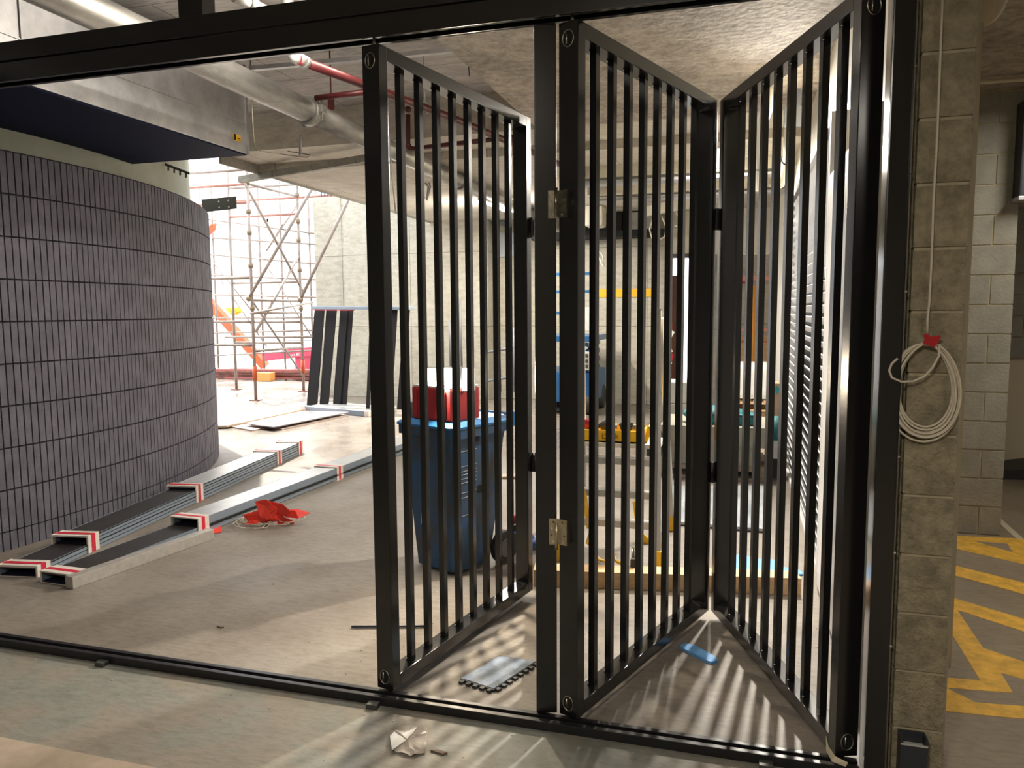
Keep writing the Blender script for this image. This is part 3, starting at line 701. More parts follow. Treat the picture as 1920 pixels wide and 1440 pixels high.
# small rod and mats near the gate
q0, q1 = G(659, 1175, .008), G(802, 1174, .008)
tag(MB().tube([q0, q1], .006, 8).tube([q1, G(812, 1169, .008)], [.006, .002], 6).build('thin_bar', mat('bar_blue_grey', (.05, .06, .09), .5)), 'thin dark bar lying on the floor behind the left leaf', 'bar')
# foam tile with toothed edges
def jig(p0, p1, n, depth):
    out = []; p0, p1 = Vector(p0), Vector(p1); d = (p1-p0)/n; nn = Vector((d.y, -d.x)).normalized()*depth
    for i in range(n):
        a = p0+d*i
        out += [a+d*.28, a+d*.2+nn, a+d*.8+nn, a+d*.72]
    return [tuple(v) for v in out]
mL, mB_, mR, mT = [Vector((G(*q).x, G(*q).y)) for q in ((862, 1278), (926, 1298), (1003, 1247), (936, 1229))]
mR = mB_ + (mR-mB_)*1.05; mT = mL+(mR-mB_)*.88
poly = [tuple(mT)] + [tuple(mL)] + jig(mL, mB_, 5, .017) + [tuple(mB_)] + jig(mB_, mR, 8, .017) + [tuple(mR)]
t = thing('foam_floor_tile', 'blue-grey foam floor tile with jigsaw edges behind the gate track', 'foam tile', (mB_.x, mB_.y, 0))
child(MB().prism(poly, 0.0, .011).build('dark_backing', RUB), t)
inner = [tuple(mT+(mB_-mT)*.03), tuple(mL+(mR-mL)*.02), tuple(mB_+(mT-mB_)*.02), tuple(mR+(mL-mR)*.02)]
child(MB().prism(inner, .011, .0135).build('foam_face', FOAM), t)
b = MB(); pl_ = [(1275, 1214), (1284, 1211), (1300, 1213), (1342, 1236), (1346, 1243), (1334, 1246), (1322, 1242), (1277, 1218)]
b.prism([(G(x, y).x, G(x, y).y) for x, y in pl_], 0, .012)
tag(b.build('foam_strip', BLUEF), 'bright blue foam strip on the floor between the two right leaves', 'foam strip')
b = MB(); pl_ = [(1352, 1078), (1366, 1060), (1372, 1045), (1392, 1040), (1412, 1050), (1450, 1052), (1470, 1066), (1500, 1072), (1506, 1079), (1480, 1082), (1400, 1080)]
b.prism([(G(x, y).x, G(x, y).y) for x, y in pl_], 0, .01)
tag(b.build('foam_offcut', BLUEF), 'ragged bright blue foam offcut behind the timber beam', 'foam')
# plastic bag in front of the track
bagp = [(730, 1378), (740, 1370), (757, 1372), (790, 1360), (803, 1368), (801, 1385), (796, 1412), (770, 1418), (735, 1408)]
b = MB(); c = G(765, 1390, .012); cv = b.bm.verts.new(c)
vs = []
for i, (x, y) in enumerate(bagp): vs.append(b.bm.verts.new(G(x, y, .004+(.012 if i in (1, 3, 4) else 0))))
for i in range(len(vs)): b.bm.faces.new((vs[i], vs[(i+1) % len(vs)], cv))
bmesh.ops.subdivide_edges(b.bm, edges=b.bm.edges[:], cuts=3, use_grid_fill=True)
for v in b.bm.verts: v.co.z += random.uniform(0, .007)
o = b.build('plastic_bag', BAG); m_ = o.modifiers.new('t', 'SOLIDIFY'); m_.thickness = .0008
tag(o, 'crumpled clear plastic bag on the floor in front of the track', 'bag')
b = MB(); b.plate([G(x, y, .016) for x, y in ((731, 1380), (740, 1371), (757, 1374), (788, 1361), (801, 1366), (798, 1374), (765, 1385), (735, 1406))], .003)
o2 = b.build('folded_label', WRAP); o2.parent = o
random.seed(11)
# grit on the slab
b = MB()
for i in range(260):
    x, y = random.uniform(-3.2, .4), random.uniform(-.6, 1.2)
    r_ = random.uniform(.0012, .0032)
    b.ball((x, y, r_*.6), (r_*1.3, r_, r_*.7), sub=1)
tag(b.build('grit', LGREY), 'scattered pale grit on the concrete floor around the gate', 'grit', kind='stuff')
for (px, py, s_, lab) in ((823, 1412, .03, 'brown chip of debris in front of the track'), (413, 1177, .02, 'dark scrap of debris behind the track at left')):
    q = G(px, py); b = MB()
    b.prism([(q.x-s_, q.y), (q.x-s_*.3, q.y+s_*.35), (q.x+s_, q.y+s_*.1), (q.x+s_*.6, q.y-s_*.3)], 0, .006)
    tag(b.build('debris_chip', mat('debris%d' % px, (.14, .10, .07), .9)), lab, 'debris')

# timber beam
t0, t1 = G(1000, 1100), G(1502, 1117)
t = thing('timber_beam', 'squared pine beam lying on the floor behind the gate', 'beam', (t0.x, t0.y, 0))
dd = (Vector((t1.x, t1.y, 0))-Vector((t0.x, t0.y, 0))); nn = Vector((-dd.y, dd.x, 0)).normalized()
b = MB(); b.bar(Vector((t0.x, t0.y, .047))+nn*.06, Vector((t1.x, t1.y, .047))+nn*.06, .12, .094, bev=.004); child(b.build('beam', WOOD), t)

# ================================================================= WHEELIE BIN, CASE AND WORK LIGHT
bc = Vector((-1.50, 1.40)); u = Vector((.40, .917)); v = Vector((-.917, .40))
t = thing('wheelie_bin', 'scuffed blue wheelie bin standing behind the left gate leaf', 'bin', (bc.x, bc.y, 0))
ZS = .957
def P3(a, c, z): q = bc+u*a+v*c; return Vector((q.x, q.y, z*ZS))
b = MB()
def ringp(a0, a1, c0, c1, z, bev=.03): return [P3(a0+bev, c0, z), P3(a1-bev, c0, z), P3(a1, c0+bev, z), P3(a1, c1-bev, z), P3(a1-bev, c1, z), P3(a0+bev, c1, z), P3(a0, c1-bev, z), P3(a0, c0+bev, z)]
rings = [ringp(.0, .32, .0, .33, .02), ringp(-.01, .36, -.01, .35, .25), ringp(-.03, .42, -.03, .39, .78), ringp(-.035, .43, -.035, .40, .83), ringp(-.055, .46, -.055, .42, .832), ringp(-.055, .46, -.055, .42, .885)]
vr = [[b.bm.verts.new(q) for q in r_] for r_ in rings]
for A_, B_ in zip(vr[:-1], vr[1:]):
    for i in range(8): b.bm.faces.new((A_[i], A_[(i+1) % 8], B_[(i+1) % 8], B_[i]))
b.bm.faces.new(vr[0][::-1]); b.bm.faces.new(vr[-1])
child(b.build('bin_body', BIN), t)
b = MB(); lr = [ringp(-.06, .475, -.06, .43, .887), ringp(-.06, .475, -.06, .43, .90), ringp(-.02, .44, -.02, .39, .925)]
vr = [[b.bm.verts.new(q) for q in r_] for r_ in lr]
for A_, B_ in zip(vr[:-1], vr[1:]):
    for i in range(8): b.bm.faces.new((A_[i], A_[(i+1) % 8], B_[(i+1) % 8], B_[i]))
b.bm.faces.new(vr[0][::-1]); b.bm.faces.new(vr[-1]); child(b.build('lid', BINL), t)
b = MB()
for c in (.02, .35): b.bar(P3(.43, c, .85), P3(.535, c, .90), .03, .05, bev=.004)
b.tube([P3(.535, .0, .905), P3(.535, .37, .905)], .016, 10); b.bar(P3(.525, .01, .84), P3(.535, .01, .93), .03, .035, bev=.004)
child(b.build('handle', BINL), t)
b = MB(); b.cyl(P3(.375, .0, .10)-Vector((*v, 0))*.045, .098, .045, (*v, 0), 28); wh = child(b.build('wheel', RUB), t)
b = MB(); b.cyl(P3(.375, .0, .10)-Vector((*v, 0))*.069, .06, .006, (*v, 0), 24); hb = b.build('hub', GREYP); hb.parent = wh
b = MB(); b.cyl(P3(.375, .33, .10)+Vector((*v, 0))*.045, .098, .045, (*v, 0), 28); child(b.build('wheel', RUB), t)
b = MB(); b.tube([P3(.375, -.05, .10), P3(.375, .40, .10)], .012, 8); child(b.build('axle', STEEL), t)
b = MB(); b.cyl(P3(.19, -.021, .50), .024, .006, (*v, 0), 20); child(b.build('round_hole', DARK), t)
b = MB()
for zz in (.36, .47, .50, .56, .585, .61, .63, .66, .75):
    off = -.01-.02*(zz-.25)/.53-.0025
    b.bar(P3(.03, off, zz), P3(.16, off, zz+.003), .0015, .003, up=(0, 0, 1))
child(b.build('gradation_lines', mat('mark_grey', (.45, .47, .48), .6)), t)
b = MB(); b.cyl(P3(.14, -.038, .81), .035, .004, (*v, 0), 20); child(b.build('lug', NAVY), t)
b = MB(); b.plate([P3(-.013, .20, .30), P3(-.013, .26, .28), P3(-.016, .25, .36), P3(-.016, .22, .33)], .002); child(b.build('torn_patch', CREAMP), t)

# red case on the lid
t = thing('tool_case', 'red plastic case standing on the lid of the blue bin', 'case', (bc.x, bc.y, .925))
q = bc+u*.07+v*.08
def box_uv(b, a0, a1, c0, c1, z0, z1, bev=.0, mi=0):
    z0, z1 = z0*ZS, z1*ZS; c = bc+u*((a0+a1)/2)+v*((c0+c1)/2); R = Matrix(((u.x, v.x, 0), (u.y, v.y, 0), (0, 0, 1)))
    return b.box((c.x, c.y, (z0+z1)/2), (a1-a0, c1-c0, z1-z0), R, bev, mi)
child(box_uv(MB(), -.02, .22, .0, .31, .927, 1.12, .012).build('case_body', REDB), t)
child(box_uv(MB(), -.015, .215, .005, .305, 1.12, 1.132, .004).build('case_lid', WRAP), t)
b = MB()
for a_ in (.02, .18): box_uv(b, a_-.008, a_+.008, -.006, .002, .95, 1.10, .003)
for c_ in (.04, .27): box_uv(b, -.026, -.018, c_-.008, c_+.008, .95, 1.10, .003)
child(b.build('corner_ribs', REDB), t)
o = text_on('lettering', 'IWG', .022, P3(.10, -.0015, 1.10), (u.x, u.y, 0), (0, 0, 1), DARK, t)
t = thing('battery_pack', 'dark grey battery pack on the bin lid left of the red case', 'battery', (bc.x, bc.y, .925))
child(box_uv(MB(), .0, .12, .325, .41, .927, 1.02, .01).build('pack', GREYP), t)
child(box_uv(MB(), -.006, .0, .34, .39, .935, .985, .002).build('terminal', DARK), t)
# work light: three hinged LED heads and a folded one
t = thing('work_light', 'work light with bright white LED heads on the red case', 'work light', (bc.x, bc.y, 1.112))
base = P3(.09, .13, 1.134)
child(MB().cyl((base.x, base.y, base.z+.012), .06, .024, (0, 0, 1), 24).build('base', GREYP), t)
heads = [((811, 714), (22, 46), -.62), ((846, 712), (32, 44), -.2), ((879, 711), (20, 42), .25), ((789, 714), (9, 46), -1.35)]
for i, ((px, py), (w, h), az) in enumerate(heads):
    c = PY(px, py, 1.47 if i < 3 else 1.50); D = (c-CAM).dot(_f)
    W_ = w/FPX*D/max(.45, math.cos(az)); H_ = h/FPX*D
    if i == 3: W_ = .07
    R = Matrix.Rotation(az+.2, 3, 'Z')
    hd = child(MB().box(c+R@Vector((0, .014, 0)), (W_+.012, .028, H_+.012), R, .004).build('lamp_head', GREYP), t)
    b = MB()
    b.box(c+R@Vector((0, -.002, 0)), (W_, .004, H_), R, .001)
    e = b.build('led_panel', LED if i < 3 else GREYP); e.parent = hd
ld = area('work_light_beam', PY(846, 712, 1.43), .2, 36, (1, .84, .62), target=(.1, -.6, .2), sy=.08)

# ================================================================= TOOLS BESIDE THE LEAF
t = thing('cordless_drill', 'red and black cordless drill standing on a blue cloth behind the leaf', 'drill', (-1.25, 2.1, 0))
Yd = 2.1
child(MB().tube([PY(957, 980, Yd), PY(973, 969, Yd)], [.02, .028], 12).tube([PY(973, 969, Yd), PY(990, 962, Yd)], .03, 12).build('motor_housing', TOOLR), t)
child(MB().cyl(PY(958, 980, Yd), .022, .03, PY(973, 969, Yd)-PY(957, 980, Yd), 14).build('chuck', GREYP), t)
child(MB().bar(PY(963, 985, Yd), PY(968, 1010, Yd), .035, .035, bev=.006).build('grip', RUB), t)
child(MB().bar(PY(955, 1017, Yd), PY(985, 1017, Yd), .07, .05, bev=.006).build('battery', TOOLR), t)
b = MB(); pp = [PY(952, 1058, 2.0), PY(976, 1060, 2.0), PY(985, 1030, 2.1), PY(956, 1030, 2.1)]
c = (pp[0]+pp[2])/2; b.ball((c.x+.03, 2.06, .05), (.09, .06, .045)); b.ball((c.x+.08, 2.04, .03), (.08, .06, .03)); b.bx(c.x-.04, c.x+.24, 2.0, 2.1, .0, .04, bev=.012)
tag(b.build('blue_cloth', mat('blue_cloth', (.02, .07, .32), .6, col2=(.15, .3, .6), scale=20)), 'crumpled bright blue cloth under the drill', 'cloth')

# ================================================================= STEP PLATFORM
lp = Vector((-.64, 2.1, 0))
t = thing('step_ladder', 'aluminium step platform with yellow feet behind the middle leaf', 'ladder', tuple(lp))
xr, xl = -.41, -.98
yF, yB = 1.84, 2.66
child(MB().bar((xr, yF, .05), (xr-.05, 2.20, 1.50), .035, .05, bev=.004).build('front_leg', ALU), t)
child(MB().bar((xl, yF, .05), (xl+.05, 2.20, 1.50), .035, .05, bev=.004).build('front_leg', ALU), t)
child(MB().bar((xr+.02, yB, .05), (xr-.04, 2.26, 1.45), .03, .03, bev=.004).build('rear_leg', ALU), t)
child(MB().bar((xl-.02, yB, .05), (xl+.04, 2.26, 1.45), .03, .03, bev=.004).build('rear_leg', ALU), t)
for (x, y) in ((xr, yF), (xl, yF), (xr+.02, yB), (xl-.02, yB)):
    child(MB().bx(x-.028, x+.028, y-.03, y+.03, 0, .11, bev=.008).build('foot', YELP), t)
for z in (.24, .41, .60):
    y = yF+(2.2-yF)*z/1.5
    child(MB().bx(xl+.02, xr-.02, y-.03, y+.04, z-.02, z+.02, bev=.003).build('step', ALU), t)
child(MB().bx(xl+.01, xr-.01, yF+.16, yF+.62, .675, .70, bev=.003).build('deck', CREAM), t)
child(MB().tube([(xr-.05, 2.2, 1.5), (xr-.045, 2.2, 1.30)], .02, 10).build('top_cap', YELP), t)
for (x0, z0, x1, z1) in ((-.86, .43, -.82, .2), (-.55, .38, -.52, .16), (-.80, .2, -.83, .10)):
    child(MB().bar((x0, 1.9, z0), (x1, 1.88, z1), .035, .012, bev=.002).build('locking_stay', YELP), t)
child(MB().plate([PY(1200, 995, 2.3), PY(1218, 1012, 2.3), PY(1220, 1028, 2.3), PY(1200, 1026, 2.3)], .01).build('locking_stay', YELP), t)
# yellow tray of tools on the deck
t = thing('tool_tray', 'yellow plastic tray with handwriting on it on the step platform', 'tray', (-.7, 2.2, .7))
b = MB(); b.bx(-.97, -.52, 2.02, 2.3, .702, .71); b.bx(-.97, -.52, 2.02, 2.03, .702, .775); b.bx(-.97, -.52, 2.29, 2.3, .702, .775); b.bx(-.97, -.96, 2.02, 2.3, .702, .775); b.bx(-.53, -.52, 2.02, 2.3, .702, .775)
b.box((-.50, 2.16, .75), (.03, .18, .10), Matrix.Rotation(.35, 3, 'Y'), .004)
child(b.build('tray', YELP), t)
text_on('handwriting', '3 Deck', .05, (-.74, 2.0185, .738), (1, 0, .05), (0, 0, 1), mat('marker_brown', (.30, .12, .01), .6), t)
for (x, w_, lab, m_) in ((-.88, .10, 'red and black power tool in the yellow tray, leftmost', TOOLR), (-.76, .08, 'small dark power tool in the middle of the yellow tray', RUB), (-.64, .07, 'black tool body at the right of the yellow tray', RUB)):
    q = thing('power_tool', lab, 'tool', (x, 2.12, .72), group=None)
    MB().tube([(-w_/2, 0, .06), (0, .01, .075), (w_/2, 0, .065)], [.022, .035, .026], 12).build('housing', m_, q)
    MB().bar((0, 0, .05), (.02, .0, -.005), .03, .03, bev=.006).build('grip', RUB, q)
    MB().cyl((w_/2+.012, 0, .065), .015, .03, (1, 0, 0), 12).build('chuck', GREYP, q)
# looped yellow strap on the floor
b = MB(); b.tube([G(1117, 1042, .02), G(1125, 1050, .02), G(1145, 1055, .05), G(1150, 1038, .06), G(1155, 1052, .03), G(1172, 1060, .02)], .010, 8)
tag(b.build('yellow_strap', YELP), 'twisted yellow strap on the floor beside the platform', 'strap')
# black hose looped on the right leg
tag(MB().tube([PY(1232, 800, 2.3), PY(1240, 812, 2.3), PY(1243, 830, 2.3), PY(1238, 855, 2.3), PY(1232, 862, 2.3)], .008, 8).build('black_hose', RUB), 'short black hose curled at the right side of the platform', 'hose')
t = thing('clamp', 'chrome and black clamp standing on the timber beam', 'clamp', (-.55, 1.8, .09))
q = G(1187, 1066, .09)
child(MB().cyl((q.x, q.y+.02, .14), .014, .12, (0, 0, 1), 10).build('screw', CHROME), t)
child(MB().bx(q.x-.016, q.x+.016, q.y, q.y+.04, .094, .14, bev=.004).build('jaw', RUB), t)

# ================================================================= THINGS FURTHER BACK
# plasterboard sheet on the floor
t = thing('board_sheet', 'grey marbled sheet lying on the floor in front of the pallet', 'sheet', (0, 3.3, 0))
bp = [G(1262, 985), G(1446, 1001), G(1444, 984), G(1436, 917), G(1262, 917)]
child(MB().prism([(q.x, q.y) for q in bp], .012, .03).build('sheet', mat('marbled_sheet', (.50, .53, .56), .3, col2=(.22, .25, .28), scale=4, stretch=(3, .6, 1))), t)
child(MB().prism([(q.x, q.y) for q in [bp[0], bp[1], bp[3], bp[4]]], 0, .012).build('under_shadow', RUB), t)  # black layer standing in for the shadow line beneath the sheet
def pallet(name, x0, x1, y0, y1, z, label, m=None):
    t = thing(name, label, 'pallet', (x0, y0, z)); m = m or WOOD
    n = 5
    for i in range(n):
        xx = x0+(x1-x0)*(i+.5)/n; MB().bx(xx-(x1-x0)/n*.38-x0, xx+(x1-x0)/n*.38-x0, 0, y1-y0, .10, .12, bev=.001).build('top_board', m, t)
    for xx in (x0, (x0+x1)/2-.04, x1-.08):
        for yy in (0, (y1-y0)/2-.04, y1-y0-.08): MB().bx(xx-x0, xx-x0+.08, yy, yy+.08, .018, .082).build('block', m, t)
    for yy in (0, (y1-y0)/2-.04, y1-y0-.08): MB().bx(0, x1-x0, yy, yy+.08, .082, .10).build('stringer', m, t)
    for yy in (0, (y1-y0)/2-.04, y1-y0-.08): MB().bx(0, x1-x0, yy, yy+.08, 0, .018).build('base_board', m, t)
    return t
PLW = mat('weathered_pallet_wood', (.30, .24, .18), .8, var=.25, scale=8)
pallet('pallet', -.66, .30, 4.35, 5.2, 0, 'weathered timber pallet under the large grey-green cartons', PLW)
tag(MB().bx(-.64, .20, 4.38, 5.1, .122, .29, bev=.004).build('carton', GBOX), 'wide grey-green carton on the pallet, lower of the two', 'carton', 'cartons on the pallet')
tag(MB().bx(-.64, .30, 4.36, 5.12, .292, .47, bev=.004).build('carton', GBOX), 'wide grey-green carton on the pallet, upper of the two', 'carton', 'cartons on the pallet')
t = thing('tool_bag', 'teal fabric tool bag lying on the upper grey-green carton', 'bag', (0, 4.6, .47))
b = MB(); b.ball((-.16, 4.62, .55), (.30, .16, .08), sub=3); b.bx(-.42, .22, 4.47, 4.72, .472, .57, bev=.03); child(b.build('bag', TEAL), t)
child(MB().bar((-.4, 4.46, .56), (.2, 4.46, .56), .004, .014).build('zip', RUB), t)
t = thing('tool_bag', 'second teal bag drooping over the right end of the carton', 'bag', (.35, 4.7, 0))
b = MB(); b.ball((.36, 4.62, .40), (.09, .12, .15), sub=3); child(b.build('bag', TEAL), t)
child(MB().bx(.31, .41, 4.55, 4.7, .0, .27, bev=.01).build('stand', RUB), t)
tag(MB().bx(.335, .43, 4.50, 4.53, .18, .34, bev=.004).build('white_tub', WRAP), 'small white tub beside the right end of the cartons', 'tub')
# cardboard box with diamond
t = thing('cardboard_box', 'brown cardboard box with a teal diamond mark beside the louvre', 'box', (.42, 5.2, .45))
q0, q1 = PY(1446, 719, 5.2), PY(1474, 800, 5.2)
child(MB().bx(q0.x, .53, 5.2, 5.5, 0, q0.z, bev=.004).build('box', CARD), t)
c = PY(1457, 731, 5.195); r_ = .042
child(MB().plate([c+Vector((0, 0, r_)), c+Vector((-r_*.8, 0, 0)), c+Vector((0, 0, -r_)), c+Vector((r_*.8, 0, 0))], .002).build('diamond_mark', TEAL), t)
text_on('lettering', 'JE', .075, PY(1458, 792, 5.195), (1, 0, 0), (0, 0, 1), DARK, t)
# wrapped pack on a stack behind
t = thing('wrapped_pack', 'pack in white plastic wrap on pallets behind the teal bag', 'pack', (0, 6.5, 0))
q0, q1 = PY(1352, 684, 6.5), PY(1450, 750, 6.5)
child(MB().bx(q0.x-.05, q1.x, 6.5, 7.2, q1.z, q0.z, bev=.05).build('wrap', WRAP), t)
pallet('pallet', q0.x, q1.x, 6.45, 7.2, q1.z-.13, 'timber pallet carrying the white wrapped pack', WOOD)
tag(MB().bx(q0.x-.02, q1.x, 6.5, 7.2, 0, q1.z-.14, bev=.01).build('crate', WOOD), 'plain timber crate under the wrapped pack', 'crate')
# grey cartons stacked
z0 = 0.13
pallet('pallet', -.86, -.36, 5.3, 5.8, 0, 'small dark pallet under the stack of light grey cartons', RUB)
for i, (x0, x1, h) in enumerate(((-.80, -.42, .22), (-.80, -.46, .20), (-.80, -.42, .22))):
    o = thing('grey_carton', ('lowest', 'middle', 'topmost')[i]+' light grey carton of the stack behind the platform', 'carton', (x0, 5.32, z0), group='stack of grey cartons')
    MB().bx(0, x1-x0, 0, .4, .001, h-.002, bev=.01).build('body', LGREY, o)
    MB().bx(.02, .08, -.003, .0, h*.4, h*.5, bev=.001).build('hand_slot', DARK, o)
    z0 += h
# scissor lift
t = thing('scissor_lift', 'blue scissor lift parked against the grey back wall', 'lift', (-2.3, 8.5, 0))
child(MB().bx(-2.75, -1.95, 8.15, 9.3, .18, .62, bev=.03).build('chassis', BLUEM), t)
for x in (-2.7, -2.0):
    for y in (8.3, 9.1): child(MB().cyl((x, y, .18), .18, .12, (1, 0, 0), 24).build('wheel', RUB), t)
for k2 in range(3):
    z = .64+k2*.13
    child(MB().bar((-2.05, 8.2, z), (-2.05, 9.2, z+.12), .05, .05).build('scissor_arm', BLUEM), t)
    child(MB().bar((-2.05, 9.2, z), (-2.05, 8.2, z+.12), .04, .05).build('scissor_arm', BLUEM), t)
child(MB().bx(-2.75, -1.93, 8.1, 9.3, 1.06, 1.14, bev=.01).build('platform', BLUEM), t)
b = MB()
for z in (1.45, 1.75, 2.0): b.bx(-2.74, -1.94, 8.1, 8.13, z, z+.04)
for x in (-2.74, -1.98): b.bx(x, x+.04, 8.1, 8.13, 1.1, 2.04)
child(b.build('guard_rail', BLUEM), t)
child(MB().bx(-2.1, -1.94, 8.08, 8.1, 1.22, 1.55, bev=.005).build('placard', WRAP), t)
child(MB().bx(-2.2, -1.96, 8.05, 8.14, .66, .92, bev=.01).build('control_box', LGREY), t)
b = MB()
for r_i in range(3):
    for c_i in range(2): b.bx(-2.15+c_i*.09, -2.09+c_i*.09, 8.045, 8.05, .69+r_i*.075, .74+r_i*.075)
child(b.build('switches', RUB), t)
# doorway leaf and frame
b = MB(); b.bx(-1.07, -1.02, 9.5, 9.7, 0, 2.34); b.bx(-.40, -.36, 9.5, 9.7, 0, 2.34); b.bx(-1.07, -.36, 9.5, 9.7, 2.3, 2.36)
struct('door_1_frame', b, mat('dark_door_frame', (.06, .055, .055), .5))
b = MB(); b.bx(-1.0, -.80, 9.9, 9.95, 0.05, 2.05); struct('door_1', b, mat('brown_door', (.13, .045, .025), .5, var=.3, scale=6))
t = thing('warning_flagging', 'red and white warning tape knotted in the far doorway', 'tape', (-.9, 9.45, 1))
b = MB()
for i in range(7):
    z = 1.25-i*.12; x = -.985+.02*math.sin(i*2)
    b.box((x, 9.492, z), (.07, .012, .11), Matrix.Rotation(.5*math.sin(i*1.7), 3, 'Y'), mi=i % 2)
child(b.build('tape', [REDT, WHITE]), t)
t = thing('far_ladder', 'leaning aluminium ladder seen outside the far doorway', 'ladder', (-.6, 10.6, 0))
for x in (-.62, -.32): child(MB().bar((x, 10.5, 0), (x+.02, 11.2, 2.4), .04, .03).build('stile', ALU), t)
for i in range(8): z = .25+i*.27; child(MB().bar((-.62, 10.5+.7*z/2.4, z), (-.30, 10.5+.7*z/2.4, z), .025, .025).build('rung', ALU), t)
# boarded hoarding with an orange post, tape and pipes through the right opening
tag(MB().bx(-.2, 1.6, 11.4, 11.45, 0, 1.05).build('timber_hoarding', WOOD), 'tan timber hoarding seen through the right rear opening', 'hoarding')
tag(MB().bx(-.2, 1.6, 11.43, 11.5, 1.05, 2.75).build('concrete_upstand', CONC), 'pale concrete upstand above the timber hoarding', 'upstand')
tag(MB().cyl((PY(1413, 600, 10.8).x, 10.8, .95), .035, 1.9, (0, 0, 1), 12).build('orange_post', mat('amber_post', (.75, .32, .04), .5)), 'amber post standing before the timber hoarding', 'post')
b = MB(); b.bx(-.2, 1.4, 11.42, 11.43, 1.12, 1.17); tag(b.build('barrier_tape', MESHF), 'pale red barrier tape stretched across the right rear opening', 'tape')
b = MB(); b.bx(-.2, 1.4, 11.39, 11.40, .93, .95); tag(b.build('barrier_rope', REDT), 'thin red barrier line below the barrier tape', 'tape')
t = thing('red_arch_pipe', 'curved red hose bracket high in the right rear opening', 'bracket', (0, 11, 2))
child(MB().tube([PY(1386, 506, 11.37), PY(1385, 520, 11.37), PY(1392, 530, 11.37), PY(1400, 530, 11.37)], .02, 8).build('hose', REDT), t)
child(MB().bx(-.1, 1.2, 11.38, 11.43, 2.0, 2.08).build('red_rail', MESHF), t)
# fire call items on the right wall
t = thing('fire_sign', 'red and white fire sign on the pale wall left of the louvre', 'sign', (.53, 6, 1.9))
y0, y1 = 6.0, 6.9
z0, z1 = 1.80, 2.04
child(MB().bx(.528, .539, y0, y1, z0, z1, bev=.002).build('plate', REDT), t)
child(MB().bx(.525, .528, y0, y0+.5, z0+.07, z1-.02).build('white_field', WHITE), t)
child(MB().bx(.525, .528, y0, y1, z0+.02, z0+.035).build('white_line', WHITE), t)
tag(MB().ball((.50, 6.1, 2.40), (.045, .09, .07)).cyl((.525, 6.1, 2.40), .06, .03, (1, 0, 0), 16).build('fire_bell', REDT), 'round red alarm bell on the pale wall above the fire sign', 'bell')

# louvre
t = thing('louvre_panel', 'tall white louvre with angled blades on the right wall', 'louvre', (.5, 2.1, 0))
XL = .485
ya, yb = 2.05, 4.85
child(MB().bx(XL+.04, .538, ya, yb, .03, 2.5).build('dark_backing', DARK), t)
n = 34
for i in range(n):
    z = .10+i*(2.38/n)
    b = MB(); b.box((XL+.008, (ya+yb)/2, z), (.062, yb-ya, .007), Matrix.Rotation(math.radians(48), 3, 'Y'), .001)
    child(b.build('blade', WHITE), t)
b = MB(); b.bx(XL-.016, .538, ya-.05, ya, .0, 2.56, bev=.003); b.bx(XL-.016, .538, yb, yb+.05, 0, 2.56, bev=.003); b.bx(XL-.016, .538, ya, yb, 2.5, 2.56, bev=.003); b.bx(XL-.016, .538, ya, yb, 0, .03)
child(b.build('frame', WHITE), t)
# white sheet leaning
t = thing('white_board', 'tall white board standing against the right wall behind the right leaf', 'board', (.45, 1.0, 0))
child(MB().bx(.445, .47, .30, 1.76, .02, 2.18, bev=.003).build('board', WHITE), t)
child(MB().bx(.47, .535, .34, 1.70, .0, .09).build('packer', WOOD), t)

# packed frames leaning by the column wall
t = thing('frame_pack', 'pack of black frame lengths between pale end rails leaning on the column wall', 'frame pack', (-6.4, 7.9, 0))
BR = mat('dark_frame_length', (.008, .007, .007), .6, spec=.25)
fz = [((576, 592), (576, 758)), ((612, 632), (600, 622)), ((638, 652), (626, 640)), ((655, 661), (648, 654))]
ups = [((590, 608), (575, 594)), ((612, 631), (599, 615)), ((638, 652), (624, 638)), ((653, 662), (639, 649)), ((694, 699), (686, 692)), ((736, 745), (724, 733)), ((758, 768), (744, 754))]
for i, ((xa, xb), (xc, xd)) in enumerate(ups):
    Yb = 7.95+.02*i if i < 4 else 7.62; Yt = Yb+.35
    yb_ = 760 if i < 4 else 768
    b = MB(); b.plate([PY(xa, 578, Yt), PY(xb, 578, Yt), PY(xd, yb_, Yb), PY(xc, yb_, Yb)], .02)
    o = child(b.build('frame_length', BR), t)
tp0, tp1 = PY(589, 577, 8.16), PY(770, 578, 7.9)
child(MB().bar(tp0, tp1, .16, .05, bev=.01).build('end_rail', LBLUE), t)
bt0, bt1 = G(571, 766, .04), G(690, 776, .04)
child(MB().bar(bt0, bt1, .06, .08, bev=.006).build('end_rail', LBLUE), t)
child(MB().bar(bt0+Vector((.05, .35, 0)), bt1+Vector((.1, .35, 0)), .55, .06, bev=.006).build('base_rail', ALU), t)
for e in (bt0, bt1): child(MB().box(e, (.07, .10, .09), None, .01).build('tape_wrap', TAPEW), t)
for e in (tp0,): child(MB().bar(tp0+Vector((-.0, -.02, -.034)), tp0+(tp1-tp0)*.42+Vector((0, -.02, -.034)), .11, .012).build('red_edge', TAPER), t)
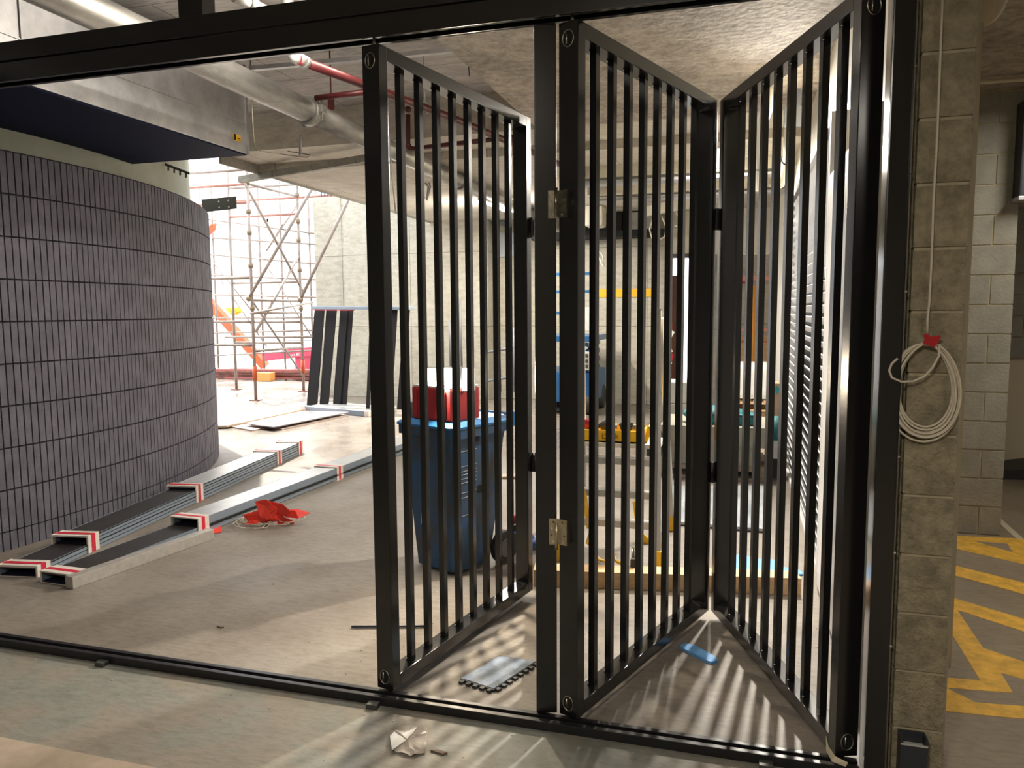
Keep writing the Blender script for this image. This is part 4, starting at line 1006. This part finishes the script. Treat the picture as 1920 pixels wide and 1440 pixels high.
# ply sheets
k = 5.333
def ps(name, pts, z0, z1, m, label):
    poly = [(G(360+x/k, 660+y/k, z1).x, G(360+x/k, 660+y/k, z1).y) for x, y in pts]
    tag(MB().prism(poly, z0, z1).build(name, m), label, 'sheet')
ps('plywood_sheet', [(130, 700), (600, 780), (760, 750), (900, 770), (1560, 630), (1200, 560), (500, 690)], .0, .018, mat('ply_pinkish', (.46, .36, .31), .5, var=.2, scale=4), 'lowest pinkish plywood sheet on the wet floor')
ps('plywood_sheet', [(100, 672), (1125, 498), (1175, 560), (900, 620), (350, 735), (130, 740)], .02, .045, PLY, 'tan plywood sheet lying beyond the grey one')
ps('plywood_sheet', [(525, 712), (1100, 590), (1570, 598), (815, 750)], .0465, .06, PLYG, 'grey stained form-ply sheet, topmost on the floor')

# ================================================================= SCAFFOLD AND OUTSIDE
t = thing('scaffold', 'pale tube scaffold bay standing just outside the slab edge', 'scaffold', (-7.9, 9, 0))
XS = -7.9
S1, S2 = (XS, 8.66), (XS, 10.17)
def tubep(name, a, b_, r, m): return child(MB().tube([a, b_], r, 10).build(name, m), t)
for (x, y) in (S1, S2, (-9.4, 8.74), (-9.4, 10.17)):
    tubep('standard', (x, y, .02), (x, y, 4.6), .026, SCAF)
    child(MB().bx(x-.08, x+.08, y-.08, y+.08, 0, .015).build('base_plate', RUST), t)
    if x == XS: tubep('jack_collar', (x, y, .35), (x, y, .6), .038, ORAN)
for z in (1.58, 2.3, 2.85, 3.2, 3.68, 3.95):
    for (x, y) in (S1, S2): child(MB().cyl((x, y, z), .042, .07, (0, 0, 1), 12).build('coupler', BRASS), t)
for z, m in ((1.72, SCAF), (1.5, SCAF), (3.66, SCAF), (.85, SCAF)): tubep('ledger', (XS, S1[1], z), (XS, S2[1], z), .024, m)
for z, m in ((3.9, SCAF), (3.66, SCAFR), (3.36, SCAFR), (2.1, SCAF), (1.35, SCAF), (.95, SCAF)):
    tubep('transom', (-9.4, 8.70, z), (XS, 8.70, z), .024, m); tubep('transom', (-9.4, 10.17, z-.02), (XS+1.2 if z > 3.5 else XS, 10.17, z-.02), .022, m)
tubep('diagonal_brace', PX(458, 342, XS), PX(569, 548, XS), .024, SCAF)
tubep('diagonal_brace', PX(470, 560, XS), PX(570, 735, XS)+Vector((0, 0, .3)), .018, SCAF)
tubep('diagonal_brace', PX(480, 622, XS), PX(560, 480, XS), .024, SCAF)
# two raking props
for a_, b_, lab in (((591, 343), (466, 560), 'raking steel prop rising rightwards across the scaffold, left one'), ((662, 356), (563, 562), 'raking steel prop in front of the column wall, right one')):
    q = thing('raking_prop', lab, 'prop', (0, 0, 0)); Q1, Q2 = PY(*a_, 8.75), PY(*b_, 8.55)
    child(MB().tube([Q1, Q2], .026, 10).build('tube', SCAF), q)
    child(MB().ball(Q2, (.05, .05, .05)).build('coupler', BRASS), q)
    child(MB().ball(Q1, (.04, .04, .04)).build('coupler', SCAFR), q)
tag(MB().tube([PX(470, 588, -7.75), PX(586, 567, -7.75)], .02, 8).build('scaffold_rail', SCAF), 'loose tube tied across the scaffold at mid height', 'tube')
tag(MB().tube([PY(423, 632, 9.5), PY(600, 632, 9.5)], .022, 8).build('scaffold_rail', SCAF), 'horizontal tube across the scaffold below the orange chute', 'tube')
# second scaffold farther out
t = thing('scaffold', 'fainter tube scaffold standing farther out in the sunlight', 'scaffold', (-10, 13, 0))
for (px) in (384, 406, 492, 532, 585, 598):
    q = PY(px, 600, 13.5); tubep('standard', (q.x, 13.5, 0), (q.x, 13.5, 4.8), .024, SCAF)
for (py0, py1) in ((445, 452), (476, 486), (515, 520), (552, 555), (596, 596), (625, 622), (668, 662), (410, 425)):
    tubep('ledger', PY(378, py0, 13.45), PY(605, py1+(py1-py0), 13.45), .02, SCAF)
for (a_, b_) in (((390, 480), (470, 580)), ((410, 520), (500, 650)), ((492, 485), (590, 640)), ((530, 420), (500, 470)), ((560, 380), (500, 470))):
    tubep('diagonal_brace', PY(*a_, 13.4), PY(*b_, 13.4), .016, SCAF)
b = MB(); b.bar(PY(376, 548, 15), PY(497, 686, 15), .2, .2); tag(b.build('orange_chute', ORAN), 'long orange chute slanting down behind the scaffold', 'chute')
b = MB(); b.bar(PY(345, 478, 12), PY(402, 424, 12), .05, .14); b.bar(PY(402, 424, 12), PY(402, 424, 12)+Vector((0, .02, -.01)), .05, .14); tag(b.build('orange_chute', ORAN), 'short upper piece of orange chute beside the drum', 'chute')
b = MB(); q = PY(438, 580, 12.5); b.tube([q, q+Vector((0, 0, 2.2))], .006, 5)
for i in range(8): q = PY(430+i*2.6, 580+(i % 3)*3, 12.5); b.ball(q, (.09, .09, .06), sub=1)
tag(b.build('yellow_bundle', YELP), 'small yellow bundle hanging behind the scaffold', 'bundle')
# rusty steel stack
random.seed(5)
t = thing('steel_stack', 'low stack of rusty reinforcing steel and timber outside', 'stack', (-9, 13, 0))
for i in range(16):
    za = .03+.045*(i % 5); y = 12.2+.12*(i//5)+random.uniform(-.05, .05)
    xa = -11.8+random.uniform(0, .8); xb = -7.4+random.uniform(-.8, .3)
    child(MB().bar((xa, y, za), (xb, y+random.uniform(-.1, .1), za+random.uniform(0, .05)), .06, .04).build('steel_length', RUST if i % 4 else mat('stack_red%d' % i, (.35, .10, .09), .7)), t)
tag(MB().box(G(498, 706, .1), (.35, .2, .18), None, .01).build('orange_block', mat('orange_block', (.65, .28, .07), .7)), 'small orange block in front of the steel stack', 'block')
b = MB(); q = PY(590, 665, 14.2); b.bx(q.x-.5, q.x+.3, 14.1, 14.4, -.02, q.z); b.bar(PY(498, 669, 14.2), PY(600, 657, 14.2), .3, .22); t = tag(b.build('red_boom', PINK), 'dark pink machine boom lying outside with pale lettering', 'boom')
text_on('lettering', 'ore 82', .10, tuple(PY(553, 665, 13.99)), (1, 0, .1), (0, 0, 1), WHITE, t)
# buildings, mesh fence and sunlit ground outside
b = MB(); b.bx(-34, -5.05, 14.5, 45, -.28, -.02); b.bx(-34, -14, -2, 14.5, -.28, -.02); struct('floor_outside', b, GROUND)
t = thing('outside_building', 'pale building with blue cladding strips beyond the scaffold', 'building', (-20, 34, 0))
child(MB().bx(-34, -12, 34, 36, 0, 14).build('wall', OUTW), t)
for i in range(7): child(MB().bx(-23.6+i*1.1, -22.9+i*1.1, 33.9, 34, 5.2, 9.5).build('cladding_panel', GLASSB), t)
child(MB().bx(-23.8, -16, 33.85, 34, 9.0, 9.3).build('band', BLUR), t)
b = MB(); b.plate([PY(402, 402, 26), PY(440, 396, 26), PY(483, 403, 26), PY(483, 413, 26)], .1); tag(b.build('blue_roof', BLUR), 'sliver of pale blue roof beyond the scaffold', 'roof')
b = MB(); b.plate([PY(500, 402, 22), PY(560, 412, 22), PY(602, 416, 22), PY(602, 428, 22), PY(500, 416, 22)], .05); q = PY(500, 410, 22); b.bx(q.x, q.x+.06, 22, 22.06, -.02, q.z); q = PY(602, 420, 22); b.bx(q.x-.06, q.x, 22, 22.06, -.02, q.z); tag(b.build('mesh_fence', MESHF), 'faded red mesh fencing in the sunlight', 'fence')
# starter bars over the column wall
t = thing('starter_bars', 'row of thin dark starter bars above the column wall', 'rebar', (-7, 10, 3.6))
for i in range(9): q = PY(603+i*6, 375, 10); child(MB().tube([(q.x, 10, 3.5), (q.x, 10, 4.2)], .011, 6).build('bar', mat('rebar%d' % i, (.05, .06, .12), .6)), t)
# props and reinforcement by the far wall
t = thing('access_scaffold', 'grey tube stand in front of the far wall behind the left leaf', 'scaffold', (-3.9, 9, 0))
for (a_, b_) in (((963, 615), (965, 735)), ((970, 640), (972, 740)), ((905, 662), (972, 650)), ((905, 716), (965, 705)), ((862, 560), (866, 700)), ((950, 683), (975, 683)), ((843, 600), (845, 690)), ((936, 650), (938, 735)), ((960, 790), (965, 830))):
    child(MB().tube([PY(*a_, 8.6), PY(*b_, 8.6)], .02, 8).build('tube', GREYP), t)
t = thing('yellow_strap', 'yellow lifting strap hanging high on the far wall', 'strap', (-4, 9, 2.6))
child(MB().tube([PY(868, 415, 9.88), PY(905, 420, 9.88), PY(898, 445, 9.88)], .025, 8).build('strap', YELP), t)
child(MB().tube([PY(905, 420, 9.86), PY(903, 445, 9.86), PY(897, 453, 9.86)], .018, 8).build('buckle', RUB), t)
tag(MB().bar(PY(870, 413, 9.85), PY(955, 421, 9.85), .1, .06).build('steel_strut', GREYP), 'grey steel strut under the soffit above the yellow strap', 'strut')
tag(MB().bar(G(942, 893, .012), G(978, 893, .012), .12, .02).build('timber_offcut', PLY), 'small timber offcut on the floor behind the left leaf', 'offcut')
tag(MB().bx(-3.95, -3.5, 9.90, 9.945, 2.42, 2.82).build('grey_vent_panel', mat('vent_grey', (.33, .37, .40), .5)), 'blue-grey panel high on the far wall behind the left leaf', 'panel')

# ================================================================= ADDED AND INFERRED CEILING LIGHT FITTINGS
for i, (x, y, z, e) in enumerate(FILL_BATTENS):
    t = thing('fill_batten', ('linear ceiling batten light, %s' % ('front left, added as fill', 'front right, added as fill', 'back under the low soffit', 'back left, added as fill', 'over the carpark bay, added as fill', 'in the raised bay, added as fill')[i]), 'light', (x, y, z), group='ceiling battens')  # added fill fittings, except the inferred one under the low soffit
    MB().bx(-.06, .06, -.6, .6, .01, .07, bev=.004).build('housing', PVC, t)
    MB().bx(-.05, .05, -.58, .58, 0, .012, bev=.002).build('diffuser', mat('diffuser%d' % i, (1, 1, 1), .5, emit=((1, .93, .82), 3)), t)
    area('fill_batten_light', (x, y, z-.02), .1, e, (1, .92, .80), sy=1.1)
    if x < 1 and i != 2: area('added_uplight', (x+.09, y, z+.05), .05, e*(.6 if i == 5 else .3), (1, .92, .80), target=(x+.8, y, z+.25), sy=1.1); area('added_uplight', (x-.09, y, z+.05), .05, e*(.6 if i == 5 else .3), (1, .92, .80), target=(x-.8, y, z+.25), sy=1.1)  # extra upward lamps added to brighten the soffit

t = thing('flood_light', 'small flood light fixed under the soffit by the louvre', 'light', (.40, 3.55, 2.92))
MB().bx(-.09, .09, 0, .04, -.09, .06, bev=.005).build('housing', GREYP, t)
MB().bx(-.02, .02, 0, .03, .06, .18).build('bracket', GREYP, t)
